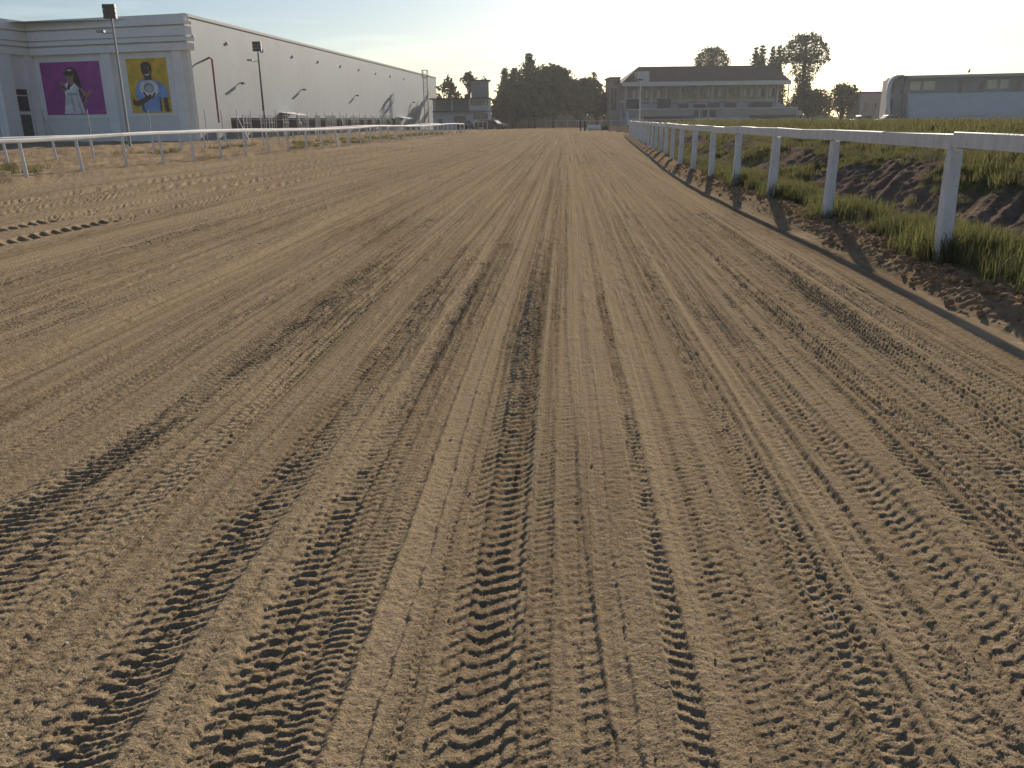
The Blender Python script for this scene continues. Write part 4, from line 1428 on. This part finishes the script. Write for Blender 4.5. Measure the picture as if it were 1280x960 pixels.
# the belt of low trees far behind everything
fw = bpy.data.objects.new('far_wood', None)
_r = np.random.default_rng(61)
_fb = []
for _x in np.arange(-140, 330, 4.2):
    _h = 3.2 + 1.6 * _r.random() + 1.2 * math.sin(_x * 0.05)
    _fb.append((_x + _r.normal(), 300 + 6 * _r.normal(), _h * 0.5, 3.6, 3.0, _h * 0.62))
_pt = thing('tmp', 'x', 'x', (0, 300, -0.35))
_fo = leaf_mesh('far_wood', blob_points(_fb, 9, _r), 0.6, M['leaf_dark'], _pt, seed=62)
_fo.parent = None
_fo.location = (0, 300, -0.35)
bpy.data.objects.remove(_pt)
bpy.data.objects.remove(fw)
stuff(_fo, 'belt of low dark trees far behind the stands', 'trees')

# perimeter wall behind the clump
wl = thing('perimeter_wall', 'low weathered wall behind the tree clump', 'wall', (0, 214, 0))
for i, x in enumerate(np.arange(-12, 34, 4.6)):
    m = MB()
    m.box(x, x + 4.55, 214, 214.3, -0.4, 2.3 + rnd.uniform(-0.15, 0.15))
    m.build('wall_panel', M['pwall'], wl)

# ------------------------------------------------------------------ grandstand
def grandstand():
    Yw = 190.0
    def X(px, Y=Yw): return at(px, 120, Y).x
    def Z(py, px=880, Y=Yw): return at(px, py, Y).z
    t = thing('grandstand', 'old grandstand with a wide brown roof and blue grey seating', 'grandstand', (X(870), Yw, 0))
    xl, xrr = X(776), X(972)
    zf0, zf1 = 5.1, Z(104)
    zf1 = 8.55
    # upper floor wall, bays and windows
    m = MB(); m.box(xl, xrr, Yw, Yw + 9, 3.6, zf1); m.build('upper_wall', M['stone'], t)
    bays = [782, 798, 814, 832, 850, 872, 890, 908, 926, 944, 958, 971]
    for a in bays:
        m = MB(); x = X(a); m.box(x - 0.2, x + 0.2, Yw - 0.35, Yw - 0.002, 3.9, zf1 - 0.002); m.build('pillar', M['stone_l'], t)
    for a, b in zip(bays[:-1], bays[1:]):
        x0, x1 = X(a) + 0.45, X(b) - 0.45
        n = 3 if x1 - x0 > 2.2 else 2
        for k in range(n):
            c0 = x0 + (x1 - x0) * k / n + 0.12
            c1 = x0 + (x1 - x0) * (k + 1) / n - 0.12
            m = MB(); m.box(c0, c1, Yw - 0.06, Yw - 0.004, 5.75, 7.35)
            w = m.build('window', M['glass'] if rnd.random() < 0.7 else M['stone_l'], t)
            m = MB(); m.box(c0 - 0.05, c1 + 0.05, Yw - 0.16, Yw - 0.062, 5.65, 5.748); m.build('sill', M['stone_l'], w)
    m = MB(); m.box(xl - 0.2, xrr + 0.2, Yw - 0.5, Yw - 0.004, 4.95, 5.2); m.build('floor_band', M['stone_l'], t)
    # roof: eave beam, front slope with sheets, hips, back slope
    ye, yr_ = Yw - 5.0, Yw + 6.0
    ze = at(880, 102, ye).z
    zr = at(880, 82.5, yr_).z
    x0e, x1e = X(777, ye), X(987, ye)
    x0r, x1r = X(797, yr_), X(962, yr_)
    yb = Yw + 14
    m = MB()
    P = [(x0e, ye, ze), (x1e, ye, ze), (x1r, yr_, zr), (x0r, yr_, zr), (x1e, yb, ze), (x0e, yb, ze)]
    P2 = [(a, b, c - 0.18) for a, b, c in P]
    m.add(P + P2, [(0, 1, 2, 3), (1, 4, 2), (4, 5, 3, 2), (5, 0, 3), (7, 6, 9, 8), (7, 8, 10), (10, 8, 9, 11), (11, 9, 6),
                   (0, 6, 7, 1), (1, 7, 10, 4), (4, 10, 11, 5), (5, 11, 6, 0)])
    rf = m.build('roof', M['tile'], t)
    for k in range(58):                                   # standing seams on the front slope
        u = (k + 0.5) / 58
        xa = x0e + (x1e - x0e) * u
        f = min(1.0, (xa - x0e) / max(0.01, x0r - x0e), (x1e - xa) / max(0.01, x1e - x1r))
        m = MB()
        m.bar((xa, ye + 0.02, ze + 0.03), (xa, ye + (yr_ - ye) * f - 0.05, ze + (zr - ze) * f + 0.03), 0.07, 0.06)
        m.build('roof_seam', M['tile'], rf)
    m = MB(); m.box(x0e - 0.05, x1e + 0.05, ye - 0.25, ye - 0.003, ze - 0.75, ze + 0.06); m.build('fascia', M['stone_l'], t)
    m = MB(); m.box(x0e + 0.1, x1e - 0.1, ye, Yw - 0.36, ze - 0.7, ze - 0.6); m.build('soffit', M['stone'], t)
    # pale box dormer on the roof
    m = MB(); a, b = X(796.5, ye), X(811, ye)
    m.box(a, b, ye + 0.3, yr_ - 2, ze - 0.1, at(804, 89, ye).z); m.build('roof_box', M['stone_l'], t)
    # roof posts at the open right end and along the front
    for px, yy in ((972.5, Yw + 0.5), (978, Yw - 2), (985, Yw - 4)):
        m = MB(); x = X(px, yy); m.tube([(x, yy, -0.4), (x, yy, ze - 0.6)], 0.13, 8); m.build('roof_post', M['darkgrey'], t)
    for px in (800, 836, 872, 908, 944, 970):
        m = MB(); x = X(px, ye + 0.3); m.tube([(x, ye + 0.3, 3.6), (x, ye + 0.3, ze - 0.7)], 0.07, 8); m.build('roof_post', M['darkgrey'], t)
    # stair tower at the left end
    a, b = X(763), X(775.5)
    m = MB(); m.box(a, b, Yw + 1, Yw + 10, -0.4, at(768, 98, Yw).z); m.build('stair_tower', M['stone'], t)
    m = MB(); m.box(a - 0.25, b + 0.1, Yw + 0.7, Yw + 10.2, at(768, 98, Yw).z + 0.002, at(768, 96, Yw).z); m.build('tower_parapet', M['slab'], t)
    for q in (766, 770):
        m = MB(); x = X(q); m.box(x - 0.22, x + 0.22, Yw + 0.94, Yw + 0.998, 3.2, 7.8); m.build('window', M['slab'], t)
    m = MB(); m.box(X(769), xl, Yw + 1, Yw + 9, zf1, ze + 0.6); m.build('gable_wall', M['stone'], t)
    # raked seating: upper tier with dark screens, lower tier of steps
    for k in range(6):
        y0 = Yw - 1.1 * (k + 1)
        m = MB(); m.box(xl + 0.3, xrr + 0.4 + 0.6 * k, y0, y0 + 1.098, 1.8, 4.85 - 0.36 * (k + 1)); m.build('step', M['seat'], t)
    yb0 = Yw - 6.62
    m = MB(); m.box(xl + 0.2, X(985), yb0 - 0.25, yb0, 0.9, 3.25); m.build('parapet', M['stone'], t)
    m = MB(); m.box(xl + 0.15, X(986), yb0 - 0.32, yb0 + 0.05, 3.252, 3.42); m.build('parapet_cap', M['stone_l'], t)
    for (pa, pb, ya, yb_) in ((783, 799, 124, 134), (822, 839, 123, 132), (847, 861, 129, 132.5), (867, 883, 130, 136), (885, 900, 128, 132), (906, 921, 128, 131.5), (936, 966, 127, 131.5)):
        yy = Yw - 4.5
        x0, x1 = at(pa, ya, yy).x, at(pb, ya, yy).x
        z1, z0 = at((pa + pb) / 2, ya, yy).z, at((pa + pb) / 2, yb_, yy).z
        m = MB(); m.box(x0, x1, yy, yy + 0.12, z0 - 0.6, z1); m.build('dark_screen', M['seat_d'], t)
        m = MB(); m.box(x0 - 0.1, x1 + 0.1, yy - 0.06, yy + 0.2, z1 + 0.002, z1 + 0.12); m.build('screen_rail', M['stone_l'], t)
    for k in range(5):
        y0 = yb0 - 0.26 - 1.0 * (k + 1)
        m = MB(); m.box(xl - 0.4, X(978), y0, y0 + 0.998, -0.4, 1.9 - 0.36 * (k + 1)); m.build('step', M['seat'], t)
    # left flank wall, sloping
    m = MB(); m.prism([(Yw - 8, -0.4), (Yw + 1, -0.4), (Yw + 1, 4.9), (Yw - 0.5, 4.9)], X(775.5) - 0.1, xl + 0.02); m.build('flank_wall', M['seat'], t)
    m = MB(); m.prism([(Yw - 13, -0.4), (Yw - 8.2, -0.4), (Yw - 8.2, 3.0)], X(777), X(777) + 0.35); m.build('wing_wall', M['terrace'], t)
    # doorways below
    for px in (873, 884, 891):
        m = MB(); x = X(px, yb0); m.box(x - 0.8, x + 0.8, yb0 - 0.33, yb0 - 0.252, 0.95, 3.0); m.build('doorway', M['seat_d'], t)
    for px in (876, 887):
        m = MB(); x = X(px, yb0 - 1); m.box(x - 0.12, x + 0.12, yb0 - 0.9, yb0 - 0.66, 1.55, 3.1); m.build('door_post', M['stone_l'], t)
    # dark hedge band is a planter along the foot
    for pa, pb in ((800, 862), (930, 985)):
        m = MB(); m.box(X(pa, yb0), X(pb, yb0), yb0 - 6.2, yb0 - 5.4, -0.4, 1.9); m.build('planter', M['slab'], t)
    # handrail stair at the right end
    m = MB()
    s0, s1 = at(984, 129, Yw - 4), at(1000, 140, Yw - 7)
    m.tube([s0, s1], 0.06, 6)
    for u in (0.0, 0.5, 1.0):
        q = s0.lerp(s1, u)
        m.tube([(q.x, q.y, -0.3), q], 0.05, 5)
    m.build('handrail', M['white_post'], t)
    return t


grandstand()


def pole(label, px, py0, Y, r, mat, head=True, name='lamp_post'):
    p = at(px, py0, Y)
    t = thing(name, label, 'lamp post', (p.x, p.y, 0))
    m = MB(); m.tube([(p.x, p.y, -0.4), (p.x, p.y, p.z)], [r * 1.2, r * 0.8], 8); m.build('pole', mat, t)
    if head:
        m = MB()
        m.box(p.x - 0.75, p.x + 0.35, p.y - 0.2, p.y + 0.2, p.z - 0.08, p.z + 0.16)
        m.box(p.x - 1.1, p.x - 0.7, p.y - 0.14, p.y + 0.14, p.z - 0.15, p.z + 0.08)
        m.build('lamp_head', M['darkgrey'], t)


pole('tall pale lamp post in front of the brown roofed grandstand', 801, 100, 150, 0.12, M['white_post'])
pole('dark leaning lamp post before the curved end of the pale stand', 1131.5, 97, 135, 0.10, M['darkgrey'])


# ------------------------------------------------------------------ pale stand at the right
def right_stand():
    Y = 150.0
    th = math.radians(17)
    o_ = at(1108, 120, Y)
    fr = Frame((o_.x, o_.y), (math.cos(th), -math.sin(th)))
    if fr.n.y > 0:
        fr.n = -fr.n
    def S(px, n=0.0): return fr.hit(px, 120, n)[0]
    def Z(py, px=1180, n=0.0): return fr.hit(px, py, n)[1]
    t = thing('pale_stand', 'long pale stand with rounded end wall and blue terrace', 'grandstand', (o_.x, o_.y, 0))
    s0, s1 = 0.15, 46.0
    ztop = Z(95.5, 1112)
    zt = Z(117, 1150)
    m = MB(); m.box(s0, s1, -9, 0, -0.4, ztop - 0.42, fr); m.build('back_wall', M['lwall'], t)
    m = MB(); m.box(s0 + 0.6, s1, -9.4, 1.6, ztop - 0.418, ztop, fr); m.build('roof', M['roofmetal'], t)
    # thin end fin that bows out and curls over into the roof
    outer = [(0.9, -0.4), (0.45, 1.2), (0.12, 2.8), (-0.12, 4.4), (-0.2, 5.6), (-0.1, ztop - 1.1), (0.15, ztop - 0.45), (0.55, ztop - 0.08), (1.1, ztop + 0.12), (2.2, ztop + 0.16)]
    inner = [(2.2, ztop + 0.004), (1.25, ztop - 0.05), (0.82, ztop - 0.3), (0.55, ztop - 0.8), (0.40, 5.6), (0.45, 4.4), (0.62, 2.8), (0.9, 1.2), (1.35, -0.4)]
    m = MB(); m.slab(outer + inner, 0.1, 1.7, fr); m.build('curved_end_wall', M['cwhite'], t)
    for a, b, mt in ((1112.8, 1116.5, 'glass'), (1124, 1128.5, 'glass'), (1136, 1149, 'cream'), (1153, 1167, 'cream'), (1196, 1201.5, 'glass'), (1222.5, 1228.5, 'glass'),
                     (1232, 1244, 'cream'), (1248, 1258, 'cream'), (1268, 1273.5, 'glass'), (1284, 1296, 'cream'), (1310, 1316, 'glass'), (1330, 1342, 'cream')):
        zz = (Z(116), Z(103)) if mt == 'glass' else (Z(112), Z(101))
        m = MB(); m.box(S(a), S(b), 0.002, 0.06, zz[0], zz[1], fr); w = m.build('window', M[mt], t)
        m = MB(); m.box(S(a) - 0.06, S(b) + 0.06, 0.062, 0.16, zz[0] - 0.1, zz[0] - 0.002, fr); m.build('sill', M['lwall'], w)
    m = MB(); m.box(S(1111.5), S(1117), 0.003, 0.07, 1.6, Z(122), fr); m.build('door', M['slab'], t)
    st0 = S(1136)
    for k in range(9):
        n1 = 0.9 * k + 0.003
        m = MB(); m.box(st0, s1, n1, n1 + 0.897, -0.4, zt - 0.42 * k, fr); m.build('terrace_step', M['terrace'], t)
    m = MB(); m.prism([(8.3, 0.2), (0.01, 0.2), (0.01, zt + 0.35), (0.9, zt + 0.35)], st0 - 0.35, st0 - 0.01, fr); m.build('terrace_wing_wall', M['terrace'], t)
    return t


right_stand()

# small house and parked white cars between tree and stand
h = thing('small_house', 'small brown flat roofed house behind the parked white cars', 'house', (at(1092, 130, 185).x, 185, 0))
xa, xb = at(1076, 120, 185).x, at(1106, 120, 185).x
zt = at(1092, 116, 185).z
m = MB(); m.box(xa, xb, 185, 192, -0.4, zt); m.build('wall', M['stone'], h)
m = MB(); m.box(xa - 0.3, xb + 0.3, 184.6, 192.3, zt + 0.002, zt + 0.25); m.build('roof', M['tile'], h)
for k in (0.18, 0.55):
    m = MB(); x = xa + (xb - xa) * k; m.box(x, x + 0.9, 184.94, 184.998, 2.4, 4.0); m.build('window', M['glass'], h)
p = at(1076, 137, 150); car('white parked car beside the loose round tree', p.x, p.y, 0.2, M['car_white'])
p = at(1110, 140, 140); car('white parked car at the foot of the rounded end wall', p.x, p.y, 0.1, M['car_white'])
p = at(1125, 138, 146); car('dark parked car under the leaning lamp post', p.x, p.y, 1.3, M['car_black'])

# white rails in front of the grandstand
rail_fence_left('low white rail in front of the grandstand steps', [(20.5, 150), (34, 140), (48, 128)], 3.4, 1.25, 0.09, 0, 12)
rail_fence_left('far white rail under the tree clump', [(8, 188), (16, 186), (26, 182)], 2.2, 1.2, 0.08, 0, 14)


# track gear at the bend
def trolley():
    p = on_level(740, 163.5, 0.0)
    t = thing('track_roller', 'low white track roller on small wheels between dark posts', 'roller', (p.x, p.y, 0))
    m = MB(); m.tube([(p.x - 0.6, p.y, 0.42), (p.x + 1.1, p.y, 0.42)], 0.36, 14); m.build('drum', M['white_post'], t)
    m = MB()
    m.bar((p.x - 0.72, p.y, 0.46), (p.x + 1.22, p.y, 0.46), 0.08, 0.06)
    m.bar((p.x + 1.2, p.y, 0.46), (p.x + 2.2, p.y - 0.3, 0.6), 0.08, 0.06)
    m.build('draw_frame', M['darkgrey'], t)
    for dx in (1.55, 1.95):
        m = MB(); m.tube([(p.x + dx, p.y - 0.25, 0.3), (p.x + dx, p.y - 0.12, 0.3)], 0.3, 12); m.build('wheel', M['tyre'], t)
    for dx, lb in ((-1.5, 'thin dark marker post beside the white track roller'), (-0.95, 'thicker dark marker post next to the white track roller')):
        m = MB(); m.tube([(p.x + dx, p.y + 0.2, -0.2), (p.x + dx, p.y + 0.2, 1.25)], 0.09 if dx < -1.2 else 0.14, 8)
        m.tube([(p.x + dx, p.y + 0.2, 1.25), (p.x + dx, p.y + 0.2, 1.31)], [0.09, 0.04], 8)
        o = m.build('marker_post', M['black'])
        tag(o, lb, 'post')


trolley()

# ------------------------------------------------------------------ grass (uncountable): tufts scattered on points
def tuft_collection(name, mats, nvar, blades, hgt, spread, seed, wid=0.006):
    c = bpy.data.collections.new(name)
    r = random.Random(seed)
    for v in range(nvar):
        m = MB()
        for b in range(blades):
            a = r.uniform(0, 6.283)
            q = spread * math.sqrt(r.random())
            x, y = q * math.cos(a), q * math.sin(a)
            h_ = hgt * r.uniform(0.45, 1.15)
            la = r.uniform(0, 6.283)
            ln = h_ * r.uniform(0.1, 0.55)
            w = wid * r.uniform(0.7, 1.4)
            dx, dy = math.cos(la), math.sin(la)
            sx, sy = -dy * w, dx * w
            m.cur = 0 if r.random() < 0.58 else len(mats) - 1
            v0, v1 = (x - sx, y - sy, -0.02), (x + sx, y + sy, -0.02)
            v2, v3 = (x + dx * ln * 0.35 + sx * 0.8, y + dy * ln * 0.35 + sy * 0.8, h_ * 0.62), (x + dx * ln * 0.35 - sx * 0.8, y + dy * ln * 0.35 - sy * 0.8, h_ * 0.62)
            tip = (x + dx * ln, y + dy * ln, h_)
            m.add([v0, v1, v2, v3, tip], [(0, 1, 2, 3), (3, 2, 4)])
        me = bpy.data.meshes.new(name)
        me.from_pydata(m.v, [], m.f)
        for mt in mats:
            me.materials.append(mt)
        me.polygons.foreach_set('material_index', m.m)
        me.update()
        c.objects.link(bpy.data.objects.new(name, me))
    return c


def scatter(name, P, scl, coll, nvar, label, seed):
    r = np.random.default_rng(seed)
    n = len(P)
    me = bpy.data.meshes.new(name)
    me.vertices.add(n)
    me.vertices.foreach_set('co', np.asarray(P, np.float32).reshape(-1))
    a = me.attributes.new('rot', 'FLOAT_VECTOR', 'POINT')
    rot = np.stack([r.normal(0, 0.12, n), r.normal(0, 0.12, n), r.uniform(0, 6.283, n)], 1).astype(np.float32)
    a.data.foreach_set('vector', rot.reshape(-1))
    a = me.attributes.new('scl', 'FLOAT', 'POINT')
    a.data.foreach_set('value', np.asarray(scl, np.float32))
    a = me.attributes.new('idx', 'INT', 'POINT')
    a.data.foreach_set('value', r.integers(0, nvar, n).astype(np.int32))
    o = bpy.data.objects.new(name, me)
    COL.objects.link(o)
    ng = bpy.data.node_groups.new(name, 'GeometryNodeTree')
    ng.interface.new_socket(name='Geometry', in_out='INPUT', socket_type='NodeSocketGeometry')
    ng.interface.new_socket(name='Geometry', in_out='OUTPUT', socket_type='NodeSocketGeometry')
    gi, go = ng.nodes.new('NodeGroupInput'), ng.nodes.new('NodeGroupOutput')
    ip = ng.nodes.new('GeometryNodeInstanceOnPoints')
    ci = ng.nodes.new('GeometryNodeCollectionInfo')
    ci.inputs['Collection'].default_value = coll
    ci.inputs['Separate Children'].default_value = True
    ci.inputs['Reset Children'].default_value = True
    ip.inputs['Pick Instance'].default_value = True

    def na(nm, ty):
        q = ng.nodes.new('GeometryNodeInputNamedAttribute')
        q.data_type = ty
        q.inputs['Name'].default_value = nm
        return q.outputs['Attribute']
    L = ng.links.new
    L(gi.outputs[0], ip.inputs['Points'])
    L(ci.outputs[0], ip.inputs['Instance'])
    L(na('idx', 'INT'), ip.inputs['Instance Index'])
    L(na('rot', 'FLOAT_VECTOR'), ip.inputs['Rotation'])
    L(na('scl', 'FLOAT'), ip.inputs['Scale'])
    L(ip.outputs[0], go.inputs[0])
    md = o.modifiers.new('scatter', 'NODES')
    md.node_group = ng
    return stuff(o, label, 'grass')


def grass():
    r = np.random.default_rng(77)
    cg = tuft_collection('tuft_green', [M['grass_g'], M['grass_y']], 8, 54, 0.21, 0.15, 1, wid=0.0032)
    cf = tuft_collection('tuft_field', [M['grass_y'], M['grass_g']], 6, 34, 0.26, 0.22, 2, wid=0.009)
    # strip at the foot of the rail posts
    n = 9000
    y = 3 + (60 - 3) * r.random(n) ** 1.7
    d = r.normal(0.62, 0.33, n)
    ok = (d > 0.02) & (d < 1.55) & (fbm(y * 0.9, d * 1.5, 2, 8) > -0.25)
    y, d = y[ok], d[ok]
    x = xr(y) + d
    z, _ = bank_z(x, y)
    scatter('verge_grass', np.stack([x, y, z], 1), r.uniform(0.3, 1.05, len(x)) * (1 - 0.3 * (d > 1.1)) * (0.65 + 0.5 * smooth(-0.5, 0.5, fbm(y * 1.3, d * 2, 2, 6))), cg, 8,
            'fresh green grass growing at the foot of the white plank rail', 1)
    # a thick clump round the nearest posts
    P = []
    for (yy, cnt) in ((8.3, 110), (12.1, 60), (15.3, 50), (18.3, 40)):
        q = r.normal(size=(cnt, 2)) * [0.20, 0.34]
        P.append(np.stack([xr(yy) + 0.30 + q[:, 0], yy + 0.15 + q[:, 1]], 1))
    P = np.concatenate(P)
    z, _ = bank_z(P[:, 0], P[:, 1])
    scatter('post_grass', np.stack([P[:, 0], P[:, 1], z], 1), r.uniform(0.9, 1.5, len(P)), cg, 8, 'thick grass clumps round the feet of the near rail posts', 2)
    cd = tuft_collection('tuft_dead', [M['straw'], M['grass_y']], 5, 14, 0.30, 0.16, 5, wid=0.003)
    n = 1500
    y = 4 + (45 - 4) * r.random(n) ** 1.6
    d = np.where(r.random(n) < 0.7, r.uniform(0.1, 1.4, n), r.uniform(2.8, 5.0, n))
    x = xr(y) + d
    z, _ = bank_z(x, y)
    scatter('dead_stalks', np.stack([x, y, z], 1), r.uniform(0.4, 1.1, n), cd, 5, 'thin dead stalks among the grass along the bank', 6)
    n = 2600
    y = 4 + (40 - 4) * r.random(n) ** 1.5
    d = r.uniform(1.3, 4.2, n)
    x = xr(y) + d
    z, _ = bank_z(x, y)
    ok = fbm(x * 1.6, y * 1.1, 3, 47) > 0.28 - 0.25 * (d - 2.4)
    scatter('bank_tufts', np.stack([x, y, z], 1)[ok], r.uniform(0.25, 0.75, ok.sum()), cg, 8, 'short green tufts creeping over the bare soil of the bank', 7)
    # bank and field
    n = 36000
    y = 3 + (110 - 3) * r.random(n) ** 1.5
    d = 1.5 + 60 * r.random(n) ** 2.2
    x = xr(y) + d
    z, gr = bank_z(x, y)
    ok = r.random(n) < np.clip((gr - 0.35) * 1.6, 0, 1) * (0.45 + 0.55 * smooth(-0.4, 0.3, fbm(x * 0.5, y * 0.5, 3, 4)))
    x, y, z, d = x[ok], y[ok], z[ok], d[ok]
    sc = r.uniform(0.4, 1.2, len(x)) * (0.6 + 0.7 * smooth(-0.6, 0.8, fbm(x * 0.8, y * 0.6, 3, 46))) * (1 + np.clip(y - 14, 0, 60) * 0.012) * np.where(d < 4, 0.7, 1.0)
    scatter('field_grass', np.stack([x, y, z], 1), sc, cf, 6, 'rough mixed green and dry grass covering the bank and infield', 3)
    # patchy weeds between the left rails
    n = 5200
    y = 20 + 95 * r.random(n)
    xa = np.interp(y, [20, 39.5, 66, 105], [-15.6, -12.9, -9.6, -5.4])
    x = xa - 0.8 - r.random(n) * np.interp(y, [20, 60, 110], [8.5, 6, 4])
    ok = (fbm(x * 0.5, y * 0.2, 3, 41) > 0.40) & (r.random(n) < 0.4)
    x, y = x[ok], y[ok]
    scatter('verge_weeds', np.stack([x, y, np.full(len(x), 0.05)], 1), r.uniform(0.4, 1.1, len(x)), cf, 6, 'patchy low weeds growing between the left white rails', 4)


grass()


# soil clods on the berm
def clods():
    r = np.random.default_rng(9)
    m = MB()
    ico = [(0, 0, 1), (0.89, 0, 0.45), (0.28, 0.85, 0.45), (-0.72, 0.53, 0.45), (-0.72, -0.53, 0.45), (0.28, -0.85, 0.45),
           (0.72, 0.53, -0.45), (-0.28, 0.85, -0.45), (-0.89, 0, -0.45), (-0.28, -0.85, -0.45), (0.72, -0.53, -0.45), (0, 0, -1)]
    fc = [(0, 1, 2), (0, 2, 3), (0, 3, 4), (0, 4, 5), (0, 5, 1), (1, 6, 2), (2, 7, 3), (3, 8, 4), (4, 9, 5), (5, 10, 1),
          (2, 6, 7), (3, 7, 8), (4, 8, 9), (5, 9, 10), (1, 10, 6), (11, 7, 6), (11, 8, 7), (11, 9, 8), (11, 10, 9), (11, 6, 10)]
    for k in range(1500):
        y = 3.5 + 22 * r.random() ** 1.6
        d = -0.25 + 0.17 * r.normal()
        if d > 0.15 or d < -0.62:
            continue
        s = 0.010 + 0.034 * r.random() ** 3
        c = np.array([float(xr(y)) + d, y, 0.125 + 0.02 * r.normal() - 0.11 * float(smooth(-0.25, -0.62, np.array(d)))])
        v = np.array(ico) * s * r.uniform(0.6, 1.3, (12, 3)) * np.array([1.1, 1.1, 0.8])
        m.add([tuple(q) for q in v + c], fc)
    stuff(m.build('soil_clods', M['clod']), 'crumbled dark soil clods strewn along the berm below the rail', 'soil')


clods()
for i, (px, py, l, a) in enumerate(((1047, 790, 0.13, 1.5), (206, 612, 0.08, 1.2), (445, 680, 0.07, 1.45), (560, 655, 0.05, 0.4), (850, 845, 0.09, 2.2), (172, 680, 0.05, 1.5))):
    p = on_level(px, py, 0.016)
    m = MB()
    e = Vector((math.cos(a), math.sin(a), 0.12)) * l
    m.tube([p, p + e * 0.5 + Vector((0.004, 0, 0.006)), p + e], [0.0022, 0.002, 0.0012], 5)
    tag(m.build('straw_stalk', M['straw']), ['longest pale straw stalk lying among the right hand wheel ruts', 'pale straw stalk on the outer left wheel rut',
        'short pale straw stalk between two left wheel ruts', 'tiny straw stalk on bare sand beside the dark centre rut', 'thin straw stalk beside the row of notches',
        'tiny straw stalk on a smooth strip of sand by the outer left rut'][i], 'straw', 'straw stalks on the sand')

# small stones pressed into the sand
def stones():
    r = np.random.default_rng(19)
    m = MB()
    b8 = [(-1, -1, -1), (1, -1, -1), (1, 1, -1), (-1, 1, -1), (-0.7, -0.7, 1), (0.7, -0.7, 1), (0.7, 0.7, 1), (-0.7, 0.7, 1)]
    f8 = [(3, 2, 1, 0), (4, 5, 6, 7), (0, 1, 5, 4), (1, 2, 6, 5), (2, 3, 7, 6), (3, 0, 4, 7)]
    for k in range(260):
        y = 1.4 + 9 * r.random() ** 1.6
        x = (y + 1.5) * r.uniform(-0.75, 0.5)
        sz = 0.002 + 0.004 * r.random() ** 2
        v = np.array(b8) * sz * r.uniform(0.6, 1.3, (8, 3)) + np.array([x, y, 0.004])
        m.add([tuple(q) for q in v], f8)
    stuff(m.build('small_stones', M['kerb']), 'tiny pale stones scattered over the sand', 'stones')


stones()

# ------------------------------------------------------------------ air
hz = MB()
hz.box(-420, 420, -40, 420, -1.4, 60)
mh = bpy.data.materials.new('haze')
mh.use_nodes = True
nt = mh.node_tree
nt.nodes.clear()
out = nt.nodes.new('ShaderNodeOutputMaterial')
pv = nt.nodes.new('ShaderNodeVolumePrincipled')
pv.inputs['Color'].default_value = (0.95, 0.95, 0.95, 1)
pv.inputs['Density'].default_value = 0.00025
pv.inputs['Anisotropy'].default_value = 0.35
nt.links.new(pv.outputs[0], out.inputs['Volume'])
stuff(hz.build('haze', mh))

for o in list(bpy.data.objects):
    if '_base' in o:
        del o['_base']
